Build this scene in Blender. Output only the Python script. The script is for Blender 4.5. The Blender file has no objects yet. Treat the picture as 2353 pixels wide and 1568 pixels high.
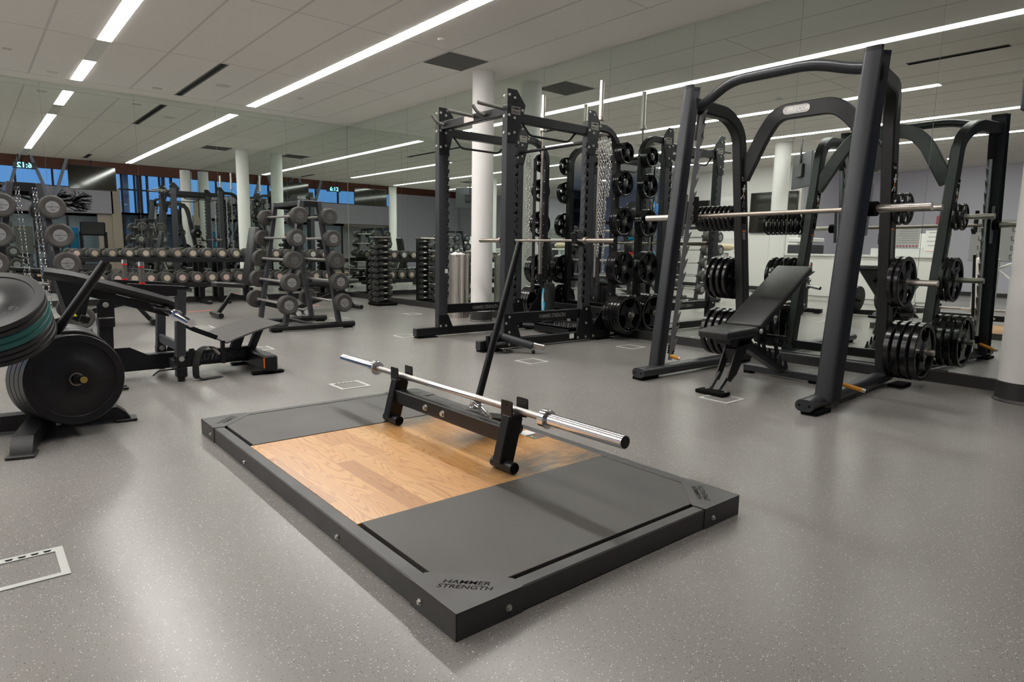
import bpy, bmesh, math, random
from mathutils import Vector, Matrix
random.seed(7)
S = bpy.context.scene
COL = S.collection
R = math.radians
PI = math.pi
# ---------------------------------------------------------------- camera
cam_d = bpy.data.cameras.new('camera'); cam = bpy.data.objects.new('camera', cam_d); COL.objects.link(cam)
def look(loc, yaw, pitch, roll):
    y, p, r = R(yaw), R(pitch), R(roll)
    fw = Vector((math.sin(y)*math.cos(p), math.cos(y)*math.cos(p), -math.sin(p)))
    rt = Vector((math.cos(y), -math.sin(y), 0)); up = rt.cross(fw)
    r2 = rt*math.cos(r)+up*math.sin(r); u2 = -rt*math.sin(r)+up*math.cos(r)
    m = Matrix((r2, u2, -fw)).transposed().to_4x4(); m.translation = Vector(loc)
    return m
cam.matrix_world = look((-5.7459, -11.7596, 0.973), 40.248, 8.106, 1.008)
cam_d.sensor_width = 36; cam_d.lens = 1480.4*36/2353; cam_d.clip_start = 0.02; cam_d.clip_end = 200
S.camera = cam
# ---------------------------------------------------------------- world: dusk sky outside the windows
w = bpy.data.worlds.new('world'); S.world = w; w.use_nodes = True
bg = w.node_tree.nodes['Background']; bg.inputs[0].default_value = (0.13, 0.30, 0.60, 1); bg.inputs[1].default_value = 1.25
S.view_settings.view_transform = 'Standard'; S.view_settings.look = 'None'; S.view_settings.gamma = 1
S.view_settings.use_curve_mapping = False
S.view_settings.exposure = 0.0
S.cycles.max_bounces = 12; S.cycles.glossy_bounces = 8; S.cycles.diffuse_bounces = 5
S.cycles.sample_clamp_indirect = 6
H = 3.24
STRIP = 40.0
# ---------------------------------------------------------------- materials
MATS = {}
def mat(n, col, rough=0.5, metal=0.0, emit=None, es=0, spec=0.5, coat=0, alpha=None, trans=0):
    m = bpy.data.materials.new(n); m.use_nodes = True; b = m.node_tree.nodes['Principled BSDF']
    b.inputs['Base Color'].default_value = (*col, 1); b.inputs['Roughness'].default_value = rough
    b.inputs['Metallic'].default_value = metal; b.inputs['Specular IOR Level'].default_value = spec
    if coat: b.inputs['Coat Weight'].default_value = coat; b.inputs['Coat Roughness'].default_value = 0.15
    if trans: b.inputs['Transmission Weight'].default_value = trans
    if emit: b.inputs['Emission Color'].default_value = (*emit, 1); b.inputs['Emission Strength'].default_value = es
    MATS[n] = m
    return m
def nodes(m): return m.node_tree.nodes, m.node_tree.links, m.node_tree.nodes['Principled BSDF']
def N(m, t, **k):
    n = m.node_tree.nodes.new(t)
    for a, v in k.items():
        if a.startswith('i_'): n.inputs[int(a[2:])].default_value = v
        else: setattr(n, a, v)
    return n
def ramp(m, f, stops):
    r = m.node_tree.nodes.new('ShaderNodeValToRGB'); cr = r.color_ramp
    while len(cr.elements) < len(stops): cr.elements.new(0.5)
    for e, (p, c) in zip(cr.elements, stops): e.position = p; e.color = (*c, 1)
    m.node_tree.links.new(f, r.inputs[0]); return r
def mix(m, f, a, b, mode='MIX'):
    x = m.node_tree.nodes.new('ShaderNodeMix'); x.data_type = 'RGBA'; x.blend_type = mode; L = m.node_tree.links
    for s, v in ((0, f), (6, a), (7, b)):
        if hasattr(v, 'default_value') or hasattr(v, 'links'): L.new(v, x.inputs[s])
        else: x.inputs[s].default_value = v if s == 0 else (*v, 1)
    return x.outputs[2]
def bumpy(m, scale, strength, dist=0.001, rough=None):
    ns, L, b = nodes(m); tc = N(m, 'ShaderNodeTexCoord'); n = N(m, 'ShaderNodeTexNoise'); n.inputs['Scale'].default_value = scale
    n.inputs['Detail'].default_value = 3
    bp = N(m, 'ShaderNodeBump'); bp.inputs['Strength'].default_value = strength; bp.inputs['Distance'].default_value = dist
    L.new(tc.outputs['Object'], n.inputs['Vector']); L.new(n.outputs[0], bp.inputs['Height']); L.new(bp.outputs[0], b.inputs['Normal'])
    if rough:
        mr = N(m, 'ShaderNodeMapRange'); mr.inputs[3].default_value = rough[0]; mr.inputs[4].default_value = rough[1]
        n2 = N(m, 'ShaderNodeTexNoise'); n2.inputs['Scale'].default_value = 6; L.new(tc.outputs['Object'], n2.inputs['Vector'])
        L.new(n2.outputs[0], mr.inputs[0]); L.new(mr.outputs[0], b.inputs['Roughness'])
    return m
# floor: grey rubber with white and black flecks
m = mat('floor_rubber', (0.25, 0.24, 0.225), 0.3)
ns, L, b = nodes(m); tc = N(m, 'ShaderNodeTexCoord')
big = N(m, 'ShaderNodeTexNoise'); big.inputs['Scale'].default_value = 0.8; big.inputs['Detail'].default_value = 4
fine = N(m, 'ShaderNodeTexNoise'); fine.inputs['Scale'].default_value = 220; fine.inputs['Detail'].default_value = 2
v1 = N(m, 'ShaderNodeTexVoronoi'); v1.inputs['Scale'].default_value = 135
v2 = N(m, 'ShaderNodeTexVoronoi'); v2.inputs['Scale'].default_value = 150
mp = N(m, 'ShaderNodeMapping'); mp.inputs['Location'].default_value = (3.1, 7.7, 0.3)
for n in (big, fine, v1): L.new(tc.outputs['Object'], n.inputs['Vector'])
L.new(tc.outputs['Object'], mp.inputs[0]); L.new(mp.outputs[0], v2.inputs['Vector'])
base = ramp(m, big.outputs[0], [(0.3, (0.215, 0.203, 0.19)), (0.7, (0.25, 0.238, 0.225))])
c1 = ramp(m, fine.outputs[0], [(0.35, (0.86, 0.86, 0.86)), (0.65, (1.1, 1.1, 1.1))])
cc = mix(m, 1.0, base.outputs[0], c1.outputs[0], 'MULTIPLY')
def fleck(v, thr, keep):
    s = N(m, 'ShaderNodeSeparateColor'); L.new(v.outputs['Color'], s.inputs[0])
    a = N(m, 'ShaderNodeMath', operation='LESS_THAN'); L.new(s.outputs[0], a.inputs[0]); a.inputs[1].default_value = keep
    d = N(m, 'ShaderNodeMapRange'); L.new(v.outputs['Distance'], d.inputs[0]); d.inputs[1].default_value = thr; d.inputs[2].default_value = thr*1.25; d.inputs[3].default_value = 1; d.inputs[4].default_value = 0
    x = N(m, 'ShaderNodeMath', operation='MULTIPLY'); L.new(a.outputs[0], x.inputs[0]); L.new(d.outputs[0], x.inputs[1]); return x.outputs[0]
cc = mix(m, fleck(v1, 0.2, 0.26), cc, (0.62, 0.6, 0.56))
cc = mix(m, fleck(v2, 0.2, 0.2), cc, (0.045, 0.042, 0.045))
L.new(cc, b.inputs['Base Color'])
b.inputs['Roughness'].default_value = 0.27
bp = N(m, 'ShaderNodeBump'); bp.inputs['Strength'].default_value = 0.25; bp.inputs['Distance'].default_value = 0.0006
L.new(fine.outputs[0], bp.inputs['Height']); L.new(bp.outputs[0], b.inputs['Normal'])
# platform wood: planks along y with cathedral grain
m = mat('oak_planks', (0.6, 0.33, 0.13), 0.32, coat=0.2)
ns, L, b = nodes(m); tc = N(m, 'ShaderNodeTexCoord')
mp = N(m, 'ShaderNodeMapping'); mp.inputs['Rotation'].default_value = (0, 0, PI/2); L.new(tc.outputs['Object'], mp.inputs[0])
br = N(m, 'ShaderNodeTexBrick', offset=0.37); br.inputs['Scale'].default_value = 1; br.inputs['Brick Width'].default_value = 0.62; br.inputs['Row Height'].default_value = 0.083
br.inputs['Mortar Size'].default_value = 0.0009; br.inputs['Color1'].default_value = (0, 0, 0, 1); br.inputs['Color2'].default_value = (1, 1, 1, 1); br.inputs['Mortar'].default_value = (0.2, 0.2, 0.2, 1)
L.new(mp.outputs[0], br.inputs[0])
pl = ramp(m, br.outputs[0], [(0.0, (0.42, 0.19, 0.055)), (0.25, (0.64, 0.345, 0.125)), (0.55, (0.58, 0.295, 0.10)), (0.8, (0.67, 0.38, 0.15)), (1.0, (0.52, 0.245, 0.08))])
st = N(m, 'ShaderNodeMapping'); st.inputs['Scale'].default_value = (9, 1.1, 1); L.new(tc.outputs['Object'], st.inputs[0])
off = N(m, 'ShaderNodeVectorMath', operation='ADD'); L.new(st.outputs[0], off.inputs[0]); 
sc = N(m, 'ShaderNodeVectorMath', operation='SCALE'); L.new(br.outputs[0], sc.inputs[0]); sc.inputs[3].default_value = 9.0; L.new(sc.outputs[0], off.inputs[1])
gn = N(m, 'ShaderNodeTexNoise'); gn.inputs['Scale'].default_value = 1.1; gn.inputs['Detail'].default_value = 1.5; L.new(off.outputs[0], gn.inputs['Vector'])
wv = N(m, 'ShaderNodeMath', operation='MULTIPLY'); L.new(gn.outputs[0], wv.inputs[0]); wv.inputs[1].default_value = 24
fr = N(m, 'ShaderNodeMath', operation='FRACT'); L.new(wv.outputs[0], fr.inputs[0])
gr = ramp(m, fr.outputs[0], [(0.0, (0.66, 0.56, 0.45)), (0.2, (1, 1, 1)), (0.72, (1, 1, 1)), (1.0, (0.74, 0.64, 0.52))])
cc = mix(m, 0.8, pl.outputs[0], gr.outputs[0], 'MULTIPLY')
dn = N(m, 'ShaderNodeTexNoise'); dn.inputs['Scale'].default_value = 3.2; dn.inputs['Detail'].default_value = 6; dn.inputs['Roughness'].default_value = 0.65
dm = N(m, 'ShaderNodeMapping'); dm.inputs['Scale'].default_value = (0.8, 2.2, 1); L.new(tc.outputs['Object'], dm.inputs[0]); L.new(dm.outputs[0], dn.inputs['Vector'])
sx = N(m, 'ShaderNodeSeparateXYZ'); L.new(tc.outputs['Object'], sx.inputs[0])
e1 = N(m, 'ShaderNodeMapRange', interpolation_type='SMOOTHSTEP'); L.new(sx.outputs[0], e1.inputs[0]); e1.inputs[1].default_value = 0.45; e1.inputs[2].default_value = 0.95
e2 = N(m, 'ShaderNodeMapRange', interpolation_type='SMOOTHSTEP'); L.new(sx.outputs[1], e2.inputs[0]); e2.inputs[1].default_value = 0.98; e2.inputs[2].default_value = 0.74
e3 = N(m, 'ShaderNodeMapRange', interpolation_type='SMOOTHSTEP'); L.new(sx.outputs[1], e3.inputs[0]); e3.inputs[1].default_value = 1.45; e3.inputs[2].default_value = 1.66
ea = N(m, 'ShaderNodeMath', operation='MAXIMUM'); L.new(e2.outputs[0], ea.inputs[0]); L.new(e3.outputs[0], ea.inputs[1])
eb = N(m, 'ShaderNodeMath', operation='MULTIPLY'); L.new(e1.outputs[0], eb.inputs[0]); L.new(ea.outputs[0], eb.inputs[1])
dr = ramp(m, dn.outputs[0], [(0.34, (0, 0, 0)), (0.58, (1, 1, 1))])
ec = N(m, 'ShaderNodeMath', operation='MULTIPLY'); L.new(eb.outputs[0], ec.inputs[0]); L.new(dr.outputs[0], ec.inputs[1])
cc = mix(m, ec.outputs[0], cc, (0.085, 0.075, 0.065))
L.new(cc, b.inputs['Base Color'])
# others
mat('mirror_glass', (0.80, 0.86, 0.82), 0.0, 1.0)
mat('mirror_edge', (0.10, 0.12, 0.11), 0.3)
mat('ceiling_tile', (0.80, 0.755, 0.715), 0.9, spec=0.1); bumpy(MATS['ceiling_tile'], 90, 0.2)
mat('ceiling_trim', (0.80, 0.77, 0.73), 0.8, spec=0.1)
mat('grid_grey', (0.60, 0.565, 0.54), 0.8, spec=0.1)
mat('strip_light', (1, 1, 1), 0.5, emit=(1.0, 0.975, 0.93), es=STRIP)
mat('strip_off', (0.62, 0.6, 0.55), 0.5)
mat('baseboard', (0.028, 0.026, 0.025), 0.45)
mat('white_wall', (0.72, 0.70, 0.67), 0.85, spec=0.2); bumpy(MATS['white_wall'], 60, 0.1)
mat('lilac_wall', (0.60, 0.58, 0.66), 0.85, spec=0.2)
mat('column_white', (0.78, 0.76, 0.74), 0.6); bumpy(MATS['column_white'], 30, 0.05)
mat('grey_wall', (0.50, 0.48, 0.54), 0.8)
mat('cream_wall', (0.55, 0.47, 0.38), 0.8)
mat('brown_wood', (0.16, 0.055, 0.035), 0.6); bumpy(MATS['brown_wood'], 12, 0.2)
mat('frame_black', (0.0065, 0.0065, 0.0075), 0.36, spec=0.4); bumpy(MATS['frame_black'], 160, 0.08)
mat('frame_char', (0.030, 0.031, 0.036), 0.45); bumpy(MATS['frame_char'], 500, 0.35, 0.0004)
mat('precor_dark', (0.013, 0.014, 0.015), 0.4); bumpy(MATS['precor_dark'], 500, 0.2, 0.0003)
mat('print_dark', (0.05, 0.055, 0.07), 0.6)
mat('rubber_matte', (0.022, 0.022, 0.021), 0.5)
mat('label_silver2', (0.40, 0.40, 0.37), 0.45)
mat('precor_grey', (0.030, 0.032, 0.037), 0.36, metal=0.2); bumpy(MATS['precor_grey'], 500, 0.2, 0.0003)
mat('platform_steel', (0.055, 0.052, 0.051), 0.4, metal=0.2); bumpy(MATS['platform_steel'], 40, 0.2, 0.0005, (0.3, 0.5))
mat('rubber_plate', (0.006, 0.006, 0.0065), 0.2); bumpy(MATS['rubber_plate'], 40, 0.1, 0.001)
mat('bumper', (0.009, 0.009, 0.010), 0.34); bumpy(MATS['bumper'], 25, 0.1, 0.001, (0.28, 0.5))
mat('bumper_teal', (0.005, 0.115, 0.105), 0.4)
mat('urethane', (0.040, 0.037, 0.034), 0.62); bumpy(MATS['urethane'], 200, 0.2, 0.0005)
mat('label_silver', (0.42, 0.41, 0.40), 0.35, metal=0.7)
mat('label_dull', (0.10, 0.095, 0.09), 0.5, metal=0.3)
mat('label_cream', (0.36, 0.31, 0.24), 0.55)
mat('label_pink', (0.40, 0.29, 0.25), 0.55)
mat('label_tan', (0.27, 0.225, 0.17), 0.55)
mat('chrome', (0.80, 0.79, 0.80), 0.14, 1.0)
mat('satin_steel', (0.55, 0.51, 0.47), 0.3, 1.0)
mat('knurl', (0.46, 0.44, 0.425), 0.42, 1.0); bumpy(MATS['knurl'], 900, 0.5, 0.0003)
mat('warm_bar', (0.36, 0.31, 0.27), 0.35, 1.0)
mat('bolt_zinc', (0.62, 0.61, 0.58), 0.35, 0.9)
m = mat('brushed_bin', (0.58, 0.54, 0.50), 0.28, 1.0)
ns, L, b = nodes(m); tc = N(m, 'ShaderNodeTexCoord'); mp = N(m, 'ShaderNodeMapping'); mp.inputs['Scale'].default_value = (40, 40, 0.4)
n = N(m, 'ShaderNodeTexNoise'); n.inputs['Scale'].default_value = 3; L.new(tc.outputs['Object'], mp.inputs[0]); L.new(mp.outputs[0], n.inputs['Vector'])
q = ramp(m, n.outputs[0], [(0.3, (0.2, 0.2, 0.2)), (0.7, (0.42, 0.42, 0.42))]); L.new(q.outputs[0], b.inputs['Roughness'])
m = mat('mat_rubber', (0.042, 0.040, 0.038), 0.5)
ns, L, b = nodes(m); tc = N(m, 'ShaderNodeTexCoord'); n = N(m, 'ShaderNodeTexNoise'); n.inputs['Scale'].default_value = 4; n.inputs['Detail'].default_value = 7
wv = N(m, 'ShaderNodeTexWave'); wv.inputs['Scale'].default_value = 150; wv.inputs['Distortion'].default_value = 1
n3 = N(m, 'ShaderNodeTexNoise'); n3.inputs['Scale'].default_value = 300
for z in (n, wv, n3): L.new(tc.outputs['Object'], z.inputs['Vector'])
q = ramp(m, n.outputs[0], [(0.3, (0.050, 0.046, 0.042)), (0.7, (0.072, 0.067, 0.061))]); L.new(q.outputs[0], b.inputs['Base Color'])
q = ramp(m, n.outputs[0], [(0.3, (0.42, 0.42, 0.42)), (0.7, (0.56, 0.56, 0.56))]); L.new(q.outputs[0], b.inputs['Roughness'])
bp = N(m, 'ShaderNodeBump'); bp.inputs['Strength'].default_value = 0.3; bp.inputs['Distance'].default_value = 0.0005; L.new(n3.outputs[0], bp.inputs['Height']); L.new(bp.outputs[0], b.inputs['Normal'])
mat('chain_steel', (0.78, 0.77, 0.75), 0.3, 0.9)
mat('void_black', (0.004, 0.004, 0.004), 0.8, spec=0.1)
mat('vinyl', (0.012, 0.012, 0.012), 0.4); bumpy(MATS['vinyl'], 350, 0.35, 0.0006, (0.32, 0.5))
mat('vinyl_grey2', (0.10, 0.095, 0.088), 0.75)
mat('vinyl_grey', (0.28, 0.29, 0.28), 0.5)
mat('tread', (0.085, 0.08, 0.078), 0.5)
mat('tread_groove', (0.03, 0.03, 0.03), 0.7)
mat('tooth_grey', (0.30, 0.295, 0.30), 0.45, 0.5)
mat('orange', (0.75, 0.30, 0.015), 0.4)
mat('orange_label', (0.80, 0.20, 0.02), 0.5)
mat('brass', (0.62, 0.50, 0.14), 0.35, 0.8)
mat('red_plastic', (0.65, 0.015, 0.015), 0.4)
mat('yellow', (0.8, 0.7, 0.02), 0.5)
mat('white_paint', (0.70, 0.70, 0.68), 0.6)
mat('paper', (0.82, 0.81, 0.78), 0.8)
mat('print_grey', (0.45, 0.45, 0.45), 0.8)
mat('box_frame', (0.50, 0.51, 0.49), 0.45, 0.2)
mat('red_tape', (0.62, 0.13, 0.09), 0.6)
mat('diffuser_grey', (0.085, 0.08, 0.075), 0.7)
mat('tv_screen', (0.014, 0.012, 0.009), 0.07)
mat('bumper_mark', (0.022, 0.022, 0.022), 0.5)
mat('tv_back', (0.03, 0.03, 0.035), 0.5)
mat('clock_glow', (0, 0, 0), 0.5, emit=(0.22, 0.72, 1.0), es=3.2)
mat('downlight', (1, 1, 1), 0.5, emit=(1.0, 0.95, 0.88), es=210)
mat('red_fin', (0.55, 0.12, 0.10), 0.6)
mat('lobby_fill', (1, 1, 1), 0.5, emit=(1.0, 0.93, 0.85), es=60)  # glow of the fill lamps added in the lobby
mat('dusk_fin', (0.28, 0.30, 0.36), 0.6)
mat('mullion', (0.03, 0.028, 0.03), 0.5)
mat('ball_black', (0.025, 0.025, 0.025), 0.25)
mat('ball_blue', (0.01, 0.12, 0.42), 0.25)
mat('cyan', (0.02, 0.35, 0.55), 0.5)
mat('blue_sign', (0.01, 0.18, 0.55), 0.4)
mat('pink_poster', (0.6, 0.12, 0.16), 0.6)
mat('cloth_black', (0.012, 0.012, 0.013), 0.9)
mat('exit_green', (0.01, 0.20, 0.12), 0.5, emit=(0.02, 0.5, 0.35), es=0.6)
mat('bag_tan', (0.45, 0.38, 0.27), 0.9)
m = mat('window_glass', (0.5, 0.7, 0.9), 0.02)
nt = m.node_tree; nt.nodes.clear(); o = nt.nodes.new('ShaderNodeOutputMaterial'); t = nt.nodes.new('ShaderNodeBsdfTransparent'); t.inputs[0].default_value = (0.85, 0.93, 1, 1)
g = nt.nodes.new('ShaderNodeBsdfGlossy'); g.inputs['Roughness'].default_value = 0.02; x = nt.nodes.new('ShaderNodeMixShader'); f = nt.nodes.new('ShaderNodeFresnel'); f.inputs[0].default_value = 1.45
nt.links.new(f.outputs[0], x.inputs[0]); nt.links.new(t.outputs[0], x.inputs[1]); nt.links.new(g.outputs[0], x.inputs[2]); nt.links.new(x.outputs[0], o.inputs[0])
# ---------------------------------------------------------------- geometry helpers
def V(*a): return Vector(a)
def fillet(pts, rad, n=5):
    pts = [Vector(p) for p in pts]; out = [pts[0]]
    for i in range(1, len(pts)-1):
        a, b_, c = pts[i-1], pts[i], pts[i+1]; d1 = (a-b_); d2 = (c-b_)
        r = min(rad, d1.length*0.48, d2.length*0.48); p0 = b_+d1.normalized()*r; p1 = b_+d2.normalized()*r
        for k in range(n+1):
            t = k/n; out.append(p0*(1-t)**2+b_*2*t*(1-t)+p1*t*t)
    out.append(pts[-1]); return out
class B:
    def __init__(s): s.bm = bmesh.new()
    def box(s, c, d, rot=None, bev=0, seg=1):
        g = bmesh.ops.create_cube(s.bm, size=1); vs = g['verts']
        for v in vs: v.co = Vector((v.co.x*d[0], v.co.y*d[1], v.co.z*d[2]))
        if bev:
            es = list({e for v in vs for e in v.link_edges})
            r = bmesh.ops.bevel(s.bm, geom=es, offset=min(bev, min(d)*0.45), segments=seg, affect='EDGES', profile=0.5); vs = list({v for f in r['faces'] for v in f.verts} | {v for v in vs if v.is_valid})
            # the flat faces stay attached to the same verts
        if rot is None: m_ = Matrix.Identity(3)
        elif isinstance(rot, Matrix): m_ = rot
        else: m_ = (Matrix.Rotation(rot[2], 3, 'Z') @ Matrix.Rotation(rot[1], 3, 'Y') @ Matrix.Rotation(rot[0], 3, 'X'))
        c = Vector(c)
        for v in vs: v.co = m_ @ v.co + c
        return s
    def b2(s, p0, p1, bev=0):      # box from corner to corner
        p0, p1 = Vector(p0), Vector(p1); d = p1-p0
        return s.box((p0+p1)/2, (abs(d.x), abs(d.y), abs(d.z)), None, bev)
    def bar(s, p0, p1, w, h, side=(0, 1, 0), bev=0, seg=1):   # w along side, h across
        p0, p1 = Vector(p0), Vector(p1); z = (p1-p0); L_ = z.length; z.normalize(); x = Vector(side); x = (x-z*x.dot(z)).normalized(); y = z.cross(x)
        return s.box((p0+p1)/2, (w, h, L_), Matrix((x, y, z)).transposed(), bev, seg)
    def cyl(s, p0, p1, r, r2=None, seg=16, cap=True):
        p0, p1 = Vector(p0), Vector(p1); z = p1-p0; L_ = z.length
        g = bmesh.ops.create_cone(s.bm, cap_ends=cap, segments=seg, radius1=r, radius2=r if r2 is None else r2, depth=L_)
        q = z.to_track_quat('Z', 'Y').to_matrix(); c = (p0+p1)/2
        for v in g['verts']: v.co = q @ v.co + c
        return s
    def sph(s, c, r, seg=16, sc=(1, 1, 1)):
        g = bmesh.ops.create_uvsphere(s.bm, u_segments=seg, v_segments=max(6, seg//2), radius=r)
        for v in g['verts']: v.co = Vector((v.co.x*sc[0], v.co.y*sc[1], v.co.z*sc[2])) + Vector(c)
        return s
    def sweep(s, pts, prof, side=None, closed=False, cap=True):
        pts = [Vector(p) for p in pts]; n = len(pts); rings = []; px = None
        for i in range(n):
            if closed: t = pts[(i+1) % n]-pts[i-1]
            else: t = pts[min(i+1, n-1)]-pts[max(i-1, 0)]
            t.normalize()
            if side is not None: x = Vector(side)
            elif px is None: x = t.orthogonal()
            else: x = px
            x = (x-t*x.dot(t)).normalized(); px = x; y = t.cross(x)
            rings.append([s.bm.verts.new(pts[i]+x*a+y*b_) for a, b_ in prof])
        k = len(prof)
        for i in range(n if closed else n-1):
            r0, r1 = rings[i], rings[(i+1) % n]
            for j in range(k): s.bm.faces.new((r0[j], r0[(j+1) % k], r1[(j+1) % k], r1[j]))
        if cap and not closed:
            s.bm.faces.new(list(reversed(rings[0]))); s.bm.faces.new(rings[-1])
        return s
    def tube(s, pts, r, seg=10, fil=0, closed=False):
        if fil: pts = fillet(pts, fil)
        return s.sweep(pts, [(r*math.cos(2*PI*k/seg), r*math.sin(2*PI*k/seg)) for k in range(seg)], None, closed)
    def rtube(s, pts, w, h, side, fil=0, ch=0.12):
        if fil: pts = fillet(pts, fil, 7)
        c = min(w, h)*ch; a, b_ = w/2, h/2
        return s.sweep(pts, [(a-c, -b_), (a, -b_+c), (a, b_-c), (a-c, b_), (-a+c, b_), (-a, b_-c), (-a, -b_+c), (-a+c, -b_)], side)
    def prism(s, poly, o, ux, uy, th):
        o, ux, uy = Vector(o), Vector(ux), Vector(uy); n = ux.cross(uy).normalized()*th
        a = [s.bm.verts.new(o+ux*p[0]+uy*p[1]) for p in poly]; c = [s.bm.verts.new(v.co+n) for v in a]; k = len(a)
        s.bm.faces.new(list(reversed(a))); s.bm.faces.new(c)
        for i in range(k): s.bm.faces.new((a[i], a[(i+1) % k], c[(i+1) % k], c[i]))
        return s
    def lathe(s, prof, o=(0, 0, 0), ax=(0, 0, 1), seg=32, close=False):
        q = Vector(ax).to_track_quat('Z', 'Y').to_matrix(); o = Vector(o); rings = []
        for r, z in prof:
            if r < 1e-6: rings.append([s.bm.verts.new(q @ Vector((0, 0, z))+o)])
            else: rings.append([s.bm.verts.new(q @ Vector((r*math.cos(2*PI*k/seg), r*math.sin(2*PI*k/seg), z))+o) for k in range(seg)])
        pr = list(zip(rings, rings[1:]+([rings[0]] if close else [])))
        if not close: pr = pr[:len(rings)-1]
        for a, c in pr:
            for k in range(seg):
                k2 = (k+1) % seg
                if len(a) == 1 and len(c) == 1: continue
                if len(a) == 1: s.bm.faces.new((a[0], c[k2], c[k]))
                elif len(c) == 1: s.bm.faces.new((a[k], a[k2], c[0]))
                else: s.bm.faces.new((a[k], a[k2], c[k2], c[k]))
        return s
    def chain(s, pts_fn, n, wire=0.0035, ll=0.042, lw=0.022):
        for i in range(n):
            c, t, x = pts_fn(i); t = t.normalized(); x = (x-t*x.dot(t)).normalized()
            if i % 2: x = t.cross(x)
            a = ll/2-lw/2; rr_ = lw/2-wire; loop = []
            for k in range(5): an = -PI/2+PI*k/4; loop.append(c+t*(a+rr_*math.cos(an))+x*rr_*math.sin(an))
            for k in range(5): an = PI/2+PI*k/4; loop.append(c+t*(-a+rr_*math.cos(an))+x*rr_*math.sin(an))
            s.tube(loop, wire, 5, closed=True)
        return s
KID = {}
def mesh_of(b, name, m, smooth=35):
    me = bpy.data.meshes.new(name); bmesh.ops.recalc_face_normals(b.bm, faces=b.bm.faces[:]); b.bm.to_mesh(me); b.bm.free()
    me.materials.append(MATS[m] if isinstance(m, str) else m)
    if smooth and len(me.polygons) > 6:
        me.shade_smooth(); me.set_sharp_from_angle(angle=R(smooth))
    return me
def link(o, parent):
    COL.objects.link(o)
    if parent is not None:
        o.parent = parent; KID.setdefault(parent.name, []).append(o)
        if parent.type == 'EMPTY' and not parent.get('_l'): o.location = -parent.location
    return o
def obj(name, b, m, parent=None, label=None, smooth=35):
    o = bpy.data.objects.new(name, mesh_of(b, name, m, smooth)); link(o, parent)
    if label: o['label'] = label
    return o
def thing(name, label, cat, loc=(0, 0, 0), group=None):
    o = bpy.data.objects.new(name, None); COL.objects.link(o); o.location = loc; o.empty_display_size = 0.1
    return tag(o, label, cat, group)
def multi(name, parts, parent=None, label=None, smooth=35):
    # one part whose surface pattern carries further materials
    me = mesh_of(parts[0][0], name, parts[0][1], smooth)
    for b_, m_ in parts[1:]:
        m2 = mesh_of(b_, name, m_, smooth); bm = bmesh.new(); bm.from_mesh(me); n0 = len(bm.faces); bm.from_mesh(m2); bm.faces.ensure_lookup_table()
        me.materials.append(MATS[m_]); k = len(me.materials)-1
        for f in bm.faces[n0:]: f.material_index = k
        bm.to_mesh(me); bm.free(); bpy.data.meshes.remove(m2)
    o = bpy.data.objects.new(name, me); link(o, parent)
    if label: o['label'] = label
    return o
def tag(o, label, cat, group=None):
    o['label'] = label; o['category'] = cat
    if group: o['group'] = group
    return o
def struct(name, b, m, smooth=35):
    o = obj(name, b, m, None, None, smooth); o['kind'] = 'structure'; return o
def center(o):      # move a single-mesh thing's origin to its bounding-box base
    me = o.data; xs = [v.co for v in me.vertices]
    c = Vector(((min(v.x for v in xs)+max(v.x for v in xs))/2, (min(v.y for v in xs)+max(v.y for v in xs))/2, min(v.z for v in xs)))
    me.transform(Matrix.Translation(-c)); o.location = o.location+c; return o
def one(name, b, m, label, cat, group=None, smooth=35):
    return center(tag(obj(name, b, m, None, None, smooth), label, cat, group))
def dup(root, loc, label, group=None, rot=None, used=set()):
    if root.name in used:
        r = root.copy(); COL.objects.link(r); KID[r.name] = []
        for ch in KID.get(root.name, []):
            c = ch.copy(); COL.objects.link(c); c.parent = r; KID[r.name].append(c)
            for g in KID.get(ch.name, []):
                d = g.copy(); COL.objects.link(d); d.parent = c
    else: used.add(root.name); r = root
    r.location = loc
    if rot is not None:
        if isinstance(rot, Matrix): r.rotation_euler = rot.to_euler()
        else: r.rotation_euler = rot
    r['label'] = label
    if group: r['group'] = group
    return r
def text(s, size, loc, right, up, m, parent, name='lettering', bold=0.0, th=0.0, sx=1.0, spacing=1.0, shear=0.0):
    cu = bpy.data.curves.new(name, 'FONT'); cu.body = s; cu.size = 1.0; cu.align_x = 'CENTER'; cu.align_y = 'CENTER'; cu.offset = bold/size; cu.extrude = th/size; cu.space_character = spacing; cu.shear = shear; cu.resolution_u = 2
    t = bpy.data.objects.new(name, cu); COL.objects.link(t)
    dg = bpy.context.evaluated_depsgraph_get(); dg.update()
    me = bpy.data.meshes.new_from_object(t.evaluated_get(dg)); bpy.data.objects.remove(t)
    right = Vector(right).normalized(); up = Vector(up).normalized(); n = right.cross(up)
    M_ = Matrix((right*sx*size, up*size, n*size)).transposed().to_4x4(); M_.translation = Vector(loc); me.transform(M_)
    me.materials.clear(); me.materials.append(MATS[m]); o = bpy.data.objects.new(name, me); link(o, parent); return o
ORD = ['first', 'second', 'third', 'fourth', 'fifth', 'sixth', 'seventh', 'eighth', 'ninth', 'tenth', 'eleventh', 'twelfth', 'thirteenth', 'fourteenth', 'fifteenth', 'sixteenth', 'seventeenth', 'eighteenth', 'nineteenth', 'twentieth']
mat('screen_blue', (0, 0.02, 0.05), 0.3, emit=(0.05, 0.35, 0.9), es=1.2)
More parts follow.
